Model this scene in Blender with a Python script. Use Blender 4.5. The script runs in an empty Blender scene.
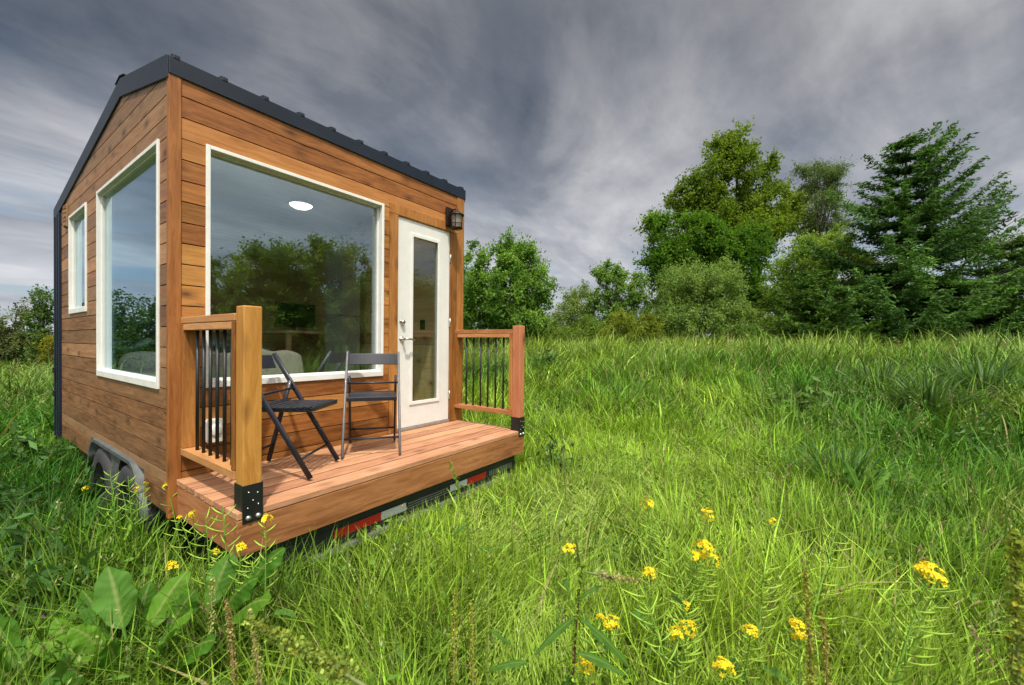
import bpy, bmesh, math, random
import numpy as np
from mathutils import Vector, Matrix
R = math.radians
rng = np.random.default_rng(7)
random.seed(7)
scene = bpy.context.scene
col = scene.collection

# ------------------------------------------------------------------ camera
CAM = np.array([-.8514, -3.1864, 1.4717])
YAW, PIT, ROL = R(35.218), R(-.663), R(.627)
FPX, PX, PY = 413.187, 514.086, 348.091
FW = np.array([math.cos(YAW)*math.cos(PIT), math.sin(YAW)*math.cos(PIT), math.sin(PIT)])
RT = np.array([math.sin(YAW), -math.cos(YAW), 0.0])
UP = np.cross(RT, FW)
R2 = RT*math.cos(ROL)+UP*math.sin(ROL)
U2 = UP*math.cos(ROL)-RT*math.sin(ROL)
FH = np.array([math.cos(YAW), math.sin(YAW), 0.0])
def at(u, v, d):                      # a real place: seen direction plus a chosen distance
    return CAM + d*(FW + (u-PX)/FPX*R2 - (v-PY)/FPX*U2)
cd = bpy.data.cameras.new('camera')
cd.sensor_width = 36; cd.lens = FPX*36/1024
cd.shift_x = -(PX-512)/1024; cd.shift_y = (PY-342.5)/1024
cd.clip_start = .05; cd.clip_end = 3000
cd.dof.use_dof = True; cd.dof.focus_distance = 3.6; cd.dof.aperture_fstop = 5.0
cam = bpy.data.objects.new('camera', cd); col.objects.link(cam)
M = Matrix((R2.tolist(), U2.tolist(), (-FW).tolist())).transposed().to_4x4()
M.translation = Vector(CAM.tolist()); cam.matrix_world = M
scene.camera = cam

# ------------------------------------------------------------------ light
SUN = np.array([-.33, -.40, 1.0]); SUN /= np.linalg.norm(SUN)
ld = bpy.data.lights.new('sun', 'SUN'); ld.energy = 3.7; ld.angle = R(2.5); ld.color = (1, .94, .84)
sun = bpy.data.objects.new('sun', ld); col.objects.link(sun)
sun.rotation_euler = Vector((-SUN).tolist()).to_track_quat('-Z', 'Y').to_euler()
EL = math.asin(SUN[2]); AZ = math.atan2(SUN[0], SUN[1])

# ------------------------------------------------------------------ node helper
class NT:
    def __init__(s, tree): s.t = tree; s.n = tree.nodes; s.l = tree.links
    def add(s, typ, **kw):
        n = s.n.new(typ)
        for k, v in kw.items():
            if k.startswith('i_'):
                n.inputs[k[2:].replace('_', ' ')].default_value = v
            else: setattr(n, k, v)
        return n
    def put(s, sock, v):
        if hasattr(v, 'is_linked') or hasattr(v, 'links'): s.l.new(v, sock)
        else: sock.default_value = v
    def math(s, op, a, b=0.0, clamp=False):
        n = s.n.new('ShaderNodeMath'); n.operation = op; n.use_clamp = clamp
        s.put(n.inputs[0], a); s.put(n.inputs[1], b); return n.outputs[0]
    def vmath(s, op, a, b=None):
        n = s.n.new('ShaderNodeVectorMath'); n.operation = op
        s.put(n.inputs[0], a)
        if b is not None: s.put(n.inputs[3] if op == 'SCALE' else n.inputs[1], b)
        return n.outputs[1] if op in ('LENGTH', 'DOT_PRODUCT', 'DISTANCE') else n.outputs[0]
    def noise(s, vec, scale, detail=4, rough=.5, dist=0.0):
        n = s.n.new('ShaderNodeTexNoise'); s.put(n.inputs['Vector'], vec)
        n.inputs['Scale'].default_value = scale; n.inputs['Detail'].default_value = detail
        n.inputs['Roughness'].default_value = rough; n.inputs['Distortion'].default_value = dist
        return n.outputs[0]
    def ramp(s, f, stops, interp='LINEAR'):
        n = s.n.new('ShaderNodeValToRGB'); n.color_ramp.interpolation = interp
        s.put(n.inputs[0], f); e = n.color_ramp.elements
        while len(e) < len(stops): e.new(.5)
        for k, (p, c) in enumerate(stops):
            e[k].position = p
            e[k].color = (c, c, c, 1) if isinstance(c, (int, float)) else (*c, 1)
        return n.outputs[0]
    def mix(s, f, a, b, mode='MIX'):
        n = s.n.new('ShaderNodeMix'); n.data_type = 'RGBA'; n.blend_type = mode; n.clamp_factor = True
        s.put(n.inputs[0], f)
        for sock, v in ((n.inputs[6], a), (n.inputs[7], b)):
            if isinstance(v, tuple): v = (*v, 1) if len(v) == 3 else v
            s.put(sock, v)
        return n.outputs[2]
    def mapping(s, vec, sc, loc=(0, 0, 0)):
        n = s.n.new('ShaderNodeMapping'); s.put(n.inputs[0], vec)
        n.inputs['Scale'].default_value = sc; s.put(n.inputs['Location'], loc); return n.outputs[0]

# ------------------------------------------------------------------ world: broken cloud deck over a Nishita sky
w = bpy.data.worlds.new('World'); scene.world = w; w.use_nodes = True
k = NT(w.node_tree); k.n.clear()
sky = k.add('ShaderNodeTexSky', sky_type='NISHITA', sun_disc=False, sun_elevation=EL, sun_rotation=AZ)
skyc = k.vmath('SCALE', sky.outputs[0], .10)
tc = k.add('ShaderNodeTexCoord'); g = tc.outputs['Generated']
sep = k.add('ShaderNodeSeparateXYZ'); k.l.new(g, sep.inputs[0])
zc = k.math('MAXIMUM', sep.outputs[2], 0.0)
den = k.math('ADD', zc, .13)
cmb = k.add('ShaderNodeCombineXYZ')
k.l.new(k.math('DIVIDE', sep.outputs[0], den), cmb.inputs[0]); k.l.new(k.math('DIVIDE', sep.outputs[1], den), cmb.inputs[1])
cv = cmb.outputs[0]
cvr = k.add('ShaderNodeMapping'); k.l.new(cv, cvr.inputs[0]); cvr.inputs['Rotation'].default_value = (0, 0, R(-40)); cvr.inputs['Scale'].default_value = (.7, 1.2, 1); cvr.inputs['Location'].default_value = (1.3, 9.1, 0)
n1 = k.noise(cvr.outputs[0], .62, 7, .56, .5)
n2 = k.noise(cvr.outputs[0], 2.1, 8, .62, .3)
f = k.math('ADD', k.math('MULTIPLY', n1, .76), k.math('MULTIPLY', n2, .24))
cl = k.ramp(f, [(.32, (.062, .084, .125)), (.43, (.170, .188, .228)), (.51, (.320, .328, .358)), (.60, (.52, .523, .54)), (.72, (.82, .82, .83))])
# the deck brightens towards the horizon, thins into blue gaps low down
hz = k.ramp(zc, [(.0, 1.0), (.10, .80), (.24, .28), (.5, 0.0)], 'EASE')
cl = k.mix(k.math('MULTIPLY', hz, .62), cl, (.47, .50, .55))
cl = k.vmath('SCALE', cl, k.ramp(zc, [(.0, 1.0), (.28, 1.0), (.62, .62), (1.0, .75)]))
gap = k.math('MULTIPLY', k.ramp(k.noise(cvr.outputs[0], .95, 5, .55, .2), [(.50, 0.0), (.62, 1.0)]), k.ramp(zc, [(.0, .85), (.16, .75), (.30, .10), (.5, 0.05)]))
col1 = k.mix(gap, cl, k.mix(.5, skyc, (.20, .27, .36)))
# veiled sun: cloud lit through around the sun's direction
dt = k.vmath('DOT_PRODUCT', g, tuple(SUN.tolist()))
lobe = k.math('POWER', k.math('MAXIMUM', dt, 0.0), 3.2)
glow = k.mix(1.0, col1, k.vmath('SCALE', (1.0, .96, .90), k.math('MULTIPLY', lobe, 2.3)), 'ADD')
bg = k.add('ShaderNodeBackground'); k.l.new(glow, bg.inputs[0]); bg.inputs[1].default_value = 1.0
wo = k.add('ShaderNodeOutputWorld'); k.l.new(bg.outputs[0], wo.inputs[0])

scene.view_settings.view_transform = 'Standard'; scene.view_settings.look = 'None'
scene.view_settings.exposure = 0.4; scene.view_settings.gamma = 1.0
scene.view_settings.use_curve_mapping = False
scene.render.engine = 'CYCLES'
scene.cycles.max_bounces = 10; scene.cycles.diffuse_bounces = 4; scene.cycles.glossy_bounces = 5
scene.cycles.transparent_max_bounces = 16; scene.cycles.transmission_bounces = 6
scene.cycles.caustics_reflective = False; scene.cycles.caustics_refractive = False
scene.cycles.use_denoising = True

# ------------------------------------------------------------------ materials
def newmat(name):
    m = bpy.data.materials.new(name); m.use_nodes = True
    k = NT(m.node_tree); k.n.clear()
    out = k.add('ShaderNodeOutputMaterial')
    return m, k, out
def plain(name, c, rough=.5, metal=0.0, spec=.5, var=.12, bump=0.0, scale=9.0, coat=0.0):
    m, k, out = newmat(name)
    p = k.add('ShaderNodeBsdfPrincipled')
    tc = k.add('ShaderNodeTexCoord').outputs['Object']
    nz = k.noise(tc, scale, 6, .6)
    d = tuple(max(0, x*(1-var)) for x in c); l = tuple(min(1, x*(1+var)) for x in c)
    k.l.new(k.mix(k.ramp(nz, [(.3, 0.0), (.7, 1.0)]), d, l), p.inputs['Base Color'])
    k.l.new(k.math('ADD', k.math('MULTIPLY', nz, .25), rough-.12), p.inputs['Roughness'])
    p.inputs['Metallic'].default_value = metal; p.inputs['Specular IOR Level'].default_value = spec
    p.inputs['Coat Weight'].default_value = coat
    if bump:
        b = k.add('ShaderNodeBump', i_Strength=bump, i_Distance=.004)
        k.l.new(k.noise(tc, scale*9, 5, .6), b.inputs['Height']); k.l.new(b.outputs[0], p.inputs['Normal'])
    k.l.new(p.outputs[0], out.inputs[0]); return m
def wood(name, axis, dark, mid, light, rough=.55, knots=True, grey=None, streak=1.0, coat=0.0):
    """stained timber; grain runs along axis; per-board variation from the 'rnd' attribute"""
    m, k, out = newmat(name)
    p = k.add('ShaderNodeBsdfPrincipled')
    tc = k.add('ShaderNodeTexCoord').outputs['Object']
    at_ = k.add('ShaderNodeAttribute', attribute_name='rnd')
    s = k.add('ShaderNodeSeparateColor'); k.l.new(at_.outputs['Color'], s.inputs[0])
    off = k.add('ShaderNodeCombineXYZ')
    k.l.new(k.math('MULTIPLY', s.outputs[0], 31.0), off.inputs[0]); k.l.new(k.math('MULTIPLY', s.outputs[1], 17.0), off.inputs[1]); k.l.new(k.math('MULTIPLY', s.outputs[0], 53.0), off.inputs[2])
    v0 = k.vmath('ADD', tc, off.outputs[0])
    sc = [1.0]*3; sc[axis] = .055
    warp = k.noise(k.mapping(v0, tuple(2.2 if i == axis else 7.0 for i in range(3))), 1.0, 3, .5)
    wv = k.add('ShaderNodeCombineXYZ')
    for i in range(3):
        if i != axis: k.l.new(k.math('MULTIPLY', k.math('SUBTRACT', warp, .5), .10), wv.inputs[i])
    v1 = k.vmath('ADD', v0, wv.outputs[0])
    gr = k.noise(k.mapping(v1, tuple(sc)), 42.0, 6, .62, .35)
    fine = k.noise(k.mapping(v1, tuple(x*1.0 if i != axis else .02 for i, x in enumerate(sc))), 170.0, 4, .6)
    big = k.noise(k.mapping(v0, tuple(1.1 if i == axis else 4.0 for i in range(3))), 1.4, 4, .6)
    t = k.math('ADD', k.math('MULTIPLY', gr, .62*streak), k.math('ADD', k.math('MULTIPLY', fine, .22*streak), k.math('MULTIPLY', big, .36)))
    t = k.math('ADD', t, k.math('MULTIPLY', k.math('SUBTRACT', s.outputs[2], .5), .30))
    c = k.ramp(t, [(.33, dark), (.55, mid), (.80, light)])
    hv = k.add('ShaderNodeHueSaturation'); k.l.new(c, hv.inputs['Color'])
    k.l.new(k.math('ADD', .494, k.math('MULTIPLY', s.outputs[1], .011)), hv.inputs['Hue'])
    k.l.new(k.math('ADD', .89, k.math('MULTIPLY', s.outputs[0], .20)), hv.inputs['Value'])
    c = hv.outputs[0]
    if grey:
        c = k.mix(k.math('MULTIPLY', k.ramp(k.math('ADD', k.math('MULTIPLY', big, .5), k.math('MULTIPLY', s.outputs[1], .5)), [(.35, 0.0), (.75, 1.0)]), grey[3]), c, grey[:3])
    hgt = gr
    if knots:
        vo = k.add('ShaderNodeTexVoronoi', feature='F1'); vo.inputs['Scale'].default_value = 1.0; vo.inputs['Randomness'].default_value = 1.0
        k.l.new(k.mapping(v0, tuple(3.6 if i == axis else 7.2 for i in range(3))), vo.inputs['Vector'])
        sv = k.add('ShaderNodeSeparateColor'); k.l.new(vo.outputs['Color'], sv.inputs[0])
        has = k.math('GREATER_THAN', sv.outputs[0], .45)
        rim = k.math('MULTIPLY', k.ramp(vo.outputs['Distance'], [(.05, 1.0), (.13, .55), (.34, 0.0)]), has)
        c = k.mix(k.math('MULTIPLY', rim, .78), c, tuple(x*.28 for x in dark))
    k.l.new(c, p.inputs['Base Color'])
    k.l.new(k.math('ADD', rough-.15, k.math('MULTIPLY', gr, .3)), p.inputs['Roughness'])
    p.inputs['Specular IOR Level'].default_value = .35; p.inputs['Coat Weight'].default_value = coat; p.inputs['Coat Roughness'].default_value = .3
    b = k.add('ShaderNodeBump', i_Strength=.35, i_Distance=.003); k.l.new(k.math('ADD', gr, k.math('MULTIPLY', fine, .5)), b.inputs['Height']); k.l.new(b.outputs[0], p.inputs['Normal'])
    k.l.new(p.outputs[0], out.inputs[0]); return m
def glass(name, tint=(.93, .96, .95), base=.20, mul=1.1):
    m, k, out = newmat(name)
    tr = k.add('ShaderNodeBsdfTransparent'); tr.inputs[0].default_value = (*tint, 1)
    gl = k.add('ShaderNodeBsdfGlossy'); gl.inputs[0].default_value = (.72, .90, 1, 1); gl.inputs['Roughness'].default_value = .0
    geo = k.add('ShaderNodeTexCoord').outputs['Object']
    b = k.add('ShaderNodeBump', i_Strength=.03, i_Distance=.01); k.l.new(k.noise(geo, 1.6, 2, .5), b.inputs['Height']); k.l.new(b.outputs[0], gl.inputs['Normal'])
    ge = k.add('ShaderNodeNewGeometry'); cs = k.math('ABSOLUTE', k.vmath('DOT_PRODUCT', ge.outputs['Normal'], ge.outputs['Incoming']))
    fac = k.math('ADD', base, k.math('MULTIPLY', k.math('POWER', k.math('SUBTRACT', 1.0, cs, True), 4.0), mul), True)
    mx = k.add('ShaderNodeMixShader'); k.l.new(fac, mx.inputs[0]); k.l.new(tr.outputs[0], mx.inputs[1]); k.l.new(gl.outputs[0], mx.inputs[2])
    k.l.new(mx.outputs[0], out.inputs[0]); return m
def leafmat(name, trans=.42, rough=.5, spec=.25, tmul=(1.25, 1.25, .7)):
    """leaf / blade: colour of each leaf in its 'tint' attribute, light passes through"""
    m, k, out = newmat(name)
    a = k.add('ShaderNodeAttribute', attribute_name='tint').outputs['Color']
    p = k.add('ShaderNodeBsdfPrincipled'); k.l.new(a, p.inputs['Base Color'])
    p.inputs['Roughness'].default_value = rough; p.inputs['Specular IOR Level'].default_value = spec
    tr = k.add('ShaderNodeBsdfTranslucent'); k.l.new(k.mix(1.0, a, tmul, 'MULTIPLY'), tr.inputs[0])
    mx = k.add('ShaderNodeMixShader'); mx.inputs[0].default_value = trans
    k.l.new(p.outputs[0], mx.inputs[1]); k.l.new(tr.outputs[0], mx.inputs[2]); k.l.new(mx.outputs[0], out.inputs[0]); return m
def emis(name, c, s):
    m, k, out = newmat(name)
    e = k.add('ShaderNodeEmission'); e.inputs[0].default_value = (*c, 1); e.inputs[1].default_value = s
    k.l.new(e.outputs[0], out.inputs[0]); return m

CED = dict(dark=(.125, .042, .009), mid=(.310, .120, .026), light=(.47, .215, .058))
MAT = dict(
    front=wood('cedar_front', 0, **CED),
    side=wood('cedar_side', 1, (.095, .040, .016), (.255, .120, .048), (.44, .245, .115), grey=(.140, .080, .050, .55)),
    vert=wood('cedar_upright', 2, **CED),
    railx=wood('cedar_rail', 1, (.21, .080, .026), (.40, .175, .062), (.54, .28, .12)),
    post=wood('cedar_post', 2, (.17, .056, .009), (.38, .150, .026), (.54, .25, .055), streak=1.15),
    post2=wood('cedar_post_red', 2, (.22, .070, .026), (.36, .130, .052), (.46, .19, .085), streak=1.0),
    deck=wood('cedar_deck', 0, (.23, .098, .044), (.43, .220, .110), (.56, .325, .185), rough=.65),
    fascia=wood('cedar_fascia', 0, (.18, .062, .022), (.36, .145, .056), (.48, .235, .105), rough=.6, knots=False),
    fascia_y=wood('cedar_fascia_side', 1, (.18, .062, .022), (.36, .145, .056), (.48, .235, .105), rough=.6, knots=False),
    pine_x=wood('pine_x', 0, (.42, .27, .13), (.60, .42, .22), (.70, .53, .31)),
    pine_y=wood('pine_y', 1, (.42, .27, .13), (.60, .42, .22), (.70, .53, .31)),
    white=plain('white_paint', (.72, .72, .68), .45, var=.06),
    door=plain('door_paint', (.68, .675, .64), .45, var=.05),
    ceiling=plain('white_ceiling_board', (.78, .78, .76), .5, var=.05),
    metal=plain('navy_steel_sheet', (.009, .015, .027), .42, var=.2, scale=3, spec=.35),
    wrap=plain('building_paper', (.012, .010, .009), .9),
    black=plain('black_powder_coat', (.007, .008, .009), .48, var=.25, bump=.25),
    bolt=plain('galvanised_steel', (.50, .51, .52), .35, .9, var=.15, bump=.2),
    nickel=plain('satin_nickel', (.62, .58, .50), .28, 1.0, var=.06),
    chair=plain('charcoal_paint', (.011, .0125, .020), .42, var=.2, scale=30, coat=.12, spec=.4),
    bronze=plain('oil_rubbed_bronze', (.030, .018, .016), .42, .6, var=.3, scale=40),
    frost=plain('seeded_glass', (.20, .18, .15), .18, var=.1, scale=60),
    rubber=plain('tyre_rubber', (.030, .030, .033), .75, var=.25, scale=20, bump=.4),
    rim=plain('painted_wheel', (.05, .052, .056), .4, .6, var=.1),
    fender=plain('weathered_fender', (.10, .11, .105), .55, .3, var=.25, scale=14),
    frame=plain('trailer_paint', (.020, .024, .032), .4, var=.25),
    alum=plain('dull_aluminium', (.42, .43, .42), .45, .8, var=.2, scale=16, bump=.2),
    red=plain('red_reflector', (.50, .025, .018), .35, var=.12, scale=60),
    silver=plain('white_reflector', (.55, .60, .58), .35, var=.08, scale=60),
    lining=plain('interior_panel', (.55, .55, .52), .6, var=.04),
    cabinet=plain('grey_cabinet', (.38, .39, .38), .45, var=.04),
    screen=plain('black_screen', (.008, .008, .009), .12, var=.05),
    linen=plain('white_linen', (.70, .69, .65), .85, var=.05, bump=.5, scale=12),
    duvet=plain('teal_duvet', (.22, .33, .36), .85, var=.5, scale=7, bump=.6),
    beige=plain('beige_cushion', (.50, .45, .35), .85, var=.06, bump=.5, scale=14),
    slate=plain('blue_grey_boards', (.20, .235, .26), .55, var=.12),
    glass=glass('window_glass'),
    doorglass=glass('door_glass', (.88, .92, .88), .09, .8),
    bulb=emis('lit_diffuser', (1, .95, .86), 2.6), spot=emis('lit_spot', (1, .88, .70), 80.0),
    grass=leafmat('grass_blade', .30, .55, .16),
    leaf=leafmat('tree_leaf', .48, .6, .10),
    needle=leafmat('conifer_needle', .32, .6, .10),
    dock=leafmat('dock_leaf', .34, .58, .18, (1.3, 1.25, .6)),
    petal=leafmat('yellow_petal', .35, .6, .2, (1, 1, .8)),
    stem=leafmat('green_stem', .12, .6, .12),
    bark=plain('grey_brown_bark', (.055, .044, .034), .9, var=.4, scale=6, bump=.8),
)

# ------------------------------------------------------------------ mesh building
def link(o, parent=None):
    col.objects.link(o)
    if parent is not None: o.parent = parent
    return o
def tag(o, label, cat, group=None, kind=None):
    if label: o['label'] = label
    if cat: o['category'] = cat
    if group: o['group'] = group
    if kind: o['kind'] = kind
    return o
def thing(name, loc, label, cat, group=None, rz=0.0):
    o = bpy.data.objects.new(name, None); o.empty_display_size = .1
    o.location = loc; o.rotation_euler = (0, 0, rz); link(o)
    return tag(o, label, cat, group)
class MB:
    def __init__(s): s.v = []; s.f = []; s.r = []; s.sm = []
    def face(s, idx, rnd, sm=False): s.f.append(idx); s.r.append(rnd); s.sm.append(sm)
    def box(s, x0, x1, y0, y1, z0, z1, rnd=None, m=None):
        rnd = rnd or (random.random(), random.random(), random.random())
        b = len(s.v)
        P = [(x0,y0,z0),(x1,y0,z0),(x1,y1,z0),(x0,y1,z0),(x0,y0,z1),(x1,y0,z1),(x1,y1,z1),(x0,y1,z1)]
        if m is not None: P = [tuple(m @ Vector(p)) for p in P]
        s.v += P
        for q in ((0,3,2,1),(4,5,6,7),(0,1,5,4),(1,2,6,5),(2,3,7,6),(3,0,4,7)): s.face([b+i for i in q], rnd)
        return s
    def prism(s, poly, fn, a, b_, rnd=None):
        """poly: 2-D points (counter-clockwise seen from +), fn(p, depth) -> xyz"""
        rnd = rnd or (random.random(), random.random(), random.random())
        b = len(s.v); n = len(poly)
        s.v += [fn(p, a) for p in poly] + [fn(p, b_) for p in poly]
        s.face([b+i for i in range(n)][::-1], rnd); s.face([b+n+i for i in range(n)], rnd)
        for i in range(n):
            j = (i+1) % n; s.face([b+i, b+j, b+n+j, b+n+i], rnd)
        return s
    def tube(s, pts, rad, n=10, rnd=None, cap=True, sm=True, flat=1.0):
        rnd = rnd or (random.random(), random.random(), random.random())
        pts = [Vector(p) for p in pts]
        if not hasattr(rad, '__len__'): rad = [rad]*len(pts)
        b = len(s.v); prev = None
        for i, p in enumerate(pts):
            d = (pts[min(i+1, len(pts)-1)] - pts[max(i-1, 0)]).normalized()
            if prev is None:
                a = d.cross(Vector((0, 0, 1)))
                if a.length < .05: a = d.cross(Vector((1, 0, 0)))
                a.normalize()
            else:
                a = prev - d*prev.dot(d)
                a = a.normalized() if a.length > 1e-6 else d.orthogonal().normalized()
            prev = a; c = d.cross(a)
            for q in range(n):
                t = 2*math.pi*q/n; s.v.append(tuple(p + (a*math.cos(t) + c*math.sin(t)*flat)*rad[i]))
        for i in range(len(pts)-1):
            for q in range(n):
                q2 = (q+1) % n
                s.face([b+i*n+q, b+i*n+q2, b+(i+1)*n+q2, b+(i+1)*n+q], rnd, sm)
        if cap:
            s.face([b+q for q in range(n)][::-1], rnd); s.face([b+(len(pts)-1)*n+q for q in range(n)], rnd)
        return s
    def lathe(s, prof, o, n=24, ax=2, sm=True, rnd=None):
        """prof: (r, h) list, turned about axis ax through o"""
        rnd = rnd or (random.random(), random.random(), random.random())
        b = len(s.v)
        for r_, h in prof:
            for q in range(n):
                t = 2*math.pi*q/n; c, d = r_*math.cos(t), r_*math.sin(t)
                p = {2: (c, d, h), 1: (d, h, c), 0: (h, c, d)}[ax]
                s.v.append((o[0]+p[0], o[1]+p[1], o[2]+p[2]))
        for i in range(len(prof)-1):
            for q in range(n):
                q2 = (q+1) % n; s.face([b+i*n+q, b+i*n+q2, b+(i+1)*n+q2, b+(i+1)*n+q], rnd, sm)
        return s
    def build(s, name, mat, parent=None, bevel=0.0, off=None, seg=2):
        me = bpy.data.meshes.new(name)
        v = s.v if off is None else [(a-off[0], b-off[1], c-off[2]) for a, b, c in s.v]
        me.from_pydata(v, [], s.f); me.update()
        at_ = me.color_attributes.new('rnd', 'FLOAT_COLOR', 'CORNER')
        buf = np.ones((len(me.loops), 4), np.float32)
        i = 0
        for f_, r_ in zip(s.f, s.r):
            buf[i:i+len(f_), :3] = r_; i += len(f_)
        at_.data.foreach_set('color', buf.ravel())
        me.polygons.foreach_set('use_smooth', s.sm)
        me.materials.append(mat)
        o = bpy.data.objects.new(name, me); link(o, parent)
        if bevel:
            md = o.modifiers.new('edge', 'BEVEL'); md.width = bevel; md.segments = seg; md.limit_method = 'ANGLE'; md.angle_limit = R(40)
        return o
def fast_mesh(name, V, quads=None, tris=None, tint=None, mat=None, parent=None, smooth=False):
    """V (n,3); quads (m,4); tris (t,3); tint per-vertex (n,3)"""
    me = bpy.data.meshes.new(name)
    nq = 0 if quads is None else len(quads); nt = 0 if tris is None else len(tris)
    me.vertices.add(len(V)); me.vertices.foreach_set('co', np.ascontiguousarray(V, np.float32).ravel())
    li = np.concatenate([x.ravel() for x in (quads, tris) if x is not None and len(x)]).astype(np.int32)
    me.loops.add(len(li)); me.loops.foreach_set('vertex_index', li)
    me.polygons.add(nq+nt)
    st = np.concatenate([np.arange(nq)*4, nq*4+np.arange(nt)*3]).astype(np.int32)
    me.polygons.foreach_set('loop_start', st)
    if smooth: me.polygons.foreach_set('use_smooth', np.ones(nq+nt, bool))
    me.update(calc_edges=True)
    if tint is not None:
        a = me.color_attributes.new('tint', 'FLOAT_COLOR', 'POINT')
        c = np.ones((len(V), 4), np.float32); c[:, :3] = np.clip(tint, 0, 1)
        a.data.foreach_set('color', c.ravel())
    if mat: me.materials.append(mat)
    return link(bpy.data.objects.new(name, me), parent)

# ------------------------------------------------------------------ terrain
def smooth(a, b, x):
    t = np.clip((x-a)/(b-a), 0, 1); return t*t*(3-2*t)
def hash2(i, j, s):
    h = np.sin(i*127.1 + j*311.7 + s*74.7)*43758.5453; return h - np.floor(h)
def vnoise(x, y, s=0):
    i, j = np.floor(x), np.floor(y); fx, fy = x-i, y-j
    fx, fy = fx*fx*(3-2*fx), fy*fy*(3-2*fy)
    return (hash2(i, j, s)*(1-fx)+hash2(i+1, j, s)*fx)*(1-fy) + (hash2(i, j+1, s)*(1-fx)+hash2(i+1, j+1, s)*fx)*fy
def fbm(x, y, s=0, o=3):
    t, a = 0, .5
    for q in range(o): t = t + a*vnoise(x*2**q, y*2**q, s+q*13); a *= .5
    return t/(1-.5**o)
def ground(x, y):
    x = np.asarray(x, float); y = np.asarray(y, float)
    h = -.06 + 1.12*smooth(3.5, 14.5, x) + .10*smooth(5, 25, y)
    d = np.hypot(x-1.3, y-1.0)
    h = h + (fbm(x*.35, y*.35, 3)-.5)*.30*smooth(3.0, 7.0, d)
    return h
xs = np.unique(np.concatenate([np.linspace(-14, 26, 120), np.sign(np.linspace(-1, 1, 41))*np.abs(np.linspace(-1, 1, 41))**3*900]))
X, Y = np.meshgrid(xs, xs, indexing='ij')
V = np.stack([X.ravel(), Y.ravel(), ground(X, Y).ravel()], 1)
n = len(xs); ii, jj = np.meshgrid(np.arange(n-1), np.arange(n-1), indexing='ij'); b0 = (ii*n+jj).ravel()
m, k, out = newmat('meadow_soil')
p = k.add('ShaderNodeBsdfPrincipled'); tc = k.add('ShaderNodeTexCoord').outputs['Object']
k.l.new(k.mix(k.noise(tc, 2.5, 6, .65), (.030, .040, .012), (.075, .105, .028)), p.inputs['Base Color']); p.inputs['Roughness'].default_value = .95
p.inputs['Specular IOR Level'].default_value = .1
k.l.new(p.outputs[0], out.inputs[0])
gobj = fast_mesh('ground', V, np.stack([b0, b0+n, b0+n+1, b0+1], 1), mat=m, smooth=True)
tag(gobj, 'meadow ground under the tall grass', 'ground', kind='structure')

# ------------------------------------------------------------------ the tiny house
W, LB, Z0 = 2.642, 3.90, .38
LS = 3.56                                     # cedar ends, black steel begins
RZ = lambda y: 3.095 + .2215*y if y < 1.0766 else 3.3335 - .166*(y-1.0766)   # roof underside on the left wall
house = thing('tiny_house', (0, 0, 0), 'cedar clad tiny house on a trailer with dark metal roof and white windows', 'tiny house')
PITCH = .13; GAP = .0065; TH = .020
def rows(zlo, zhi):
    k0 = int(math.floor((zlo-Z0)/PITCH+1e-6)); z = Z0+k0*PITCH
    while z < zhi-1e-4:
        yield z, min(z+PITCH, zhi); z += PITCH
def bands(z0, z1, opens):
    cuts = sorted({z0, z1} | {c for o in opens for c in (o[2], o[3]) if z0+.004 < c < z1-.004})
    return list(zip(cuts[:-1], cuts[1:]))
def spans(a, b, opens, zm):
    sp = [(a, b)]
    for o in opens:
        if o[2] < zm < o[3]:
            nx = []
            for s0, s1 in sp:
                if o[1] <= s0 or o[0] >= s1: nx.append((s0, s1)); continue
                if o[0] > s0: nx.append((s0, o[0]))
                if o[1] < s1: nx.append((o[1], s1))
            sp = nx
    return [q for q in sp if q[1]-q[0] > .01]
# front wall: boards along X
ZF = 3.10
fo = [(.184+.012, 1.563-.012, 1.159+.012, 2.7365-.012), (1.628, 2.534, .55, 2.775)]
mb = MB()
for z0, z1 in rows(Z0, ZF):
    rj = (random.random(), random.random(), random.random())
    for q0, q1 in bands(z0, z1, fo):
        for s0, s1 in spans(.0575, W-.006, fo, (q0+q1)/2):
            r_ = rj if s1 < .3 or s0 < .2 else (random.random(), random.random(), rj[2])
            mb.box(s0, s1, 0, TH, q0 + (GAP if q0 == z0 else 0), q1, r_)
mb.build('front_wall', MAT['front'], house, .003, seg=1)
# left wall: boards along Y, cut by the roof slope
so = [(.193+.012, 1.8566-.012, 1.1521+.012, 2.7461-.012), (2.2921+.01, 3.0906-.01, 1.7245+.01, 2.7377-.01), (.52, 2.14, .2, .575)]
def clip(poly, f_):
    o = []
    for i in range(len(poly)):
        a, b = poly[i], poly[(i+1) % len(poly)]; fa, fb = f_(a), f_(b)
        if fa >= 0: o.append(a)
        if fa*fb < 0:
            t = fa/(fa-fb); o.append((a[0]+t*(b[0]-a[0]), a[1]+t*(b[1]-a[1])))
    return o
def slab(mb, s0, s1, q0, q1, x0, x1, rnd):
    P = clip([(s0, q0), (s1, q0), (s1, q1), (s0, q1)], lambda p: 3.095+.2215*p[0]+.03-p[1])
    if P: P = clip(P, lambda p: 3.3335-.166*(p[0]-1.0766)+.03-p[1])
    if len(P) > 2: mb.prism(P[::-1], lambda p, d: (d, p[0], p[1]), x0, x1, rnd)
mb = MB()
for z0, z1 in rows(Z0, 3.40):
    for q0, q1 in bands(z0, z1, so):
        for s0, s1 in spans(.006, LS, so, (q0+q1)/2):
            slab(mb, s0, s1, q0 + (GAP if q0 == z0 else 0), q1, 0, TH, (random.random(), random.random(), random.random()))
mb.build('side_wall', MAT['side'], house, .003, seg=1)
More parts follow.
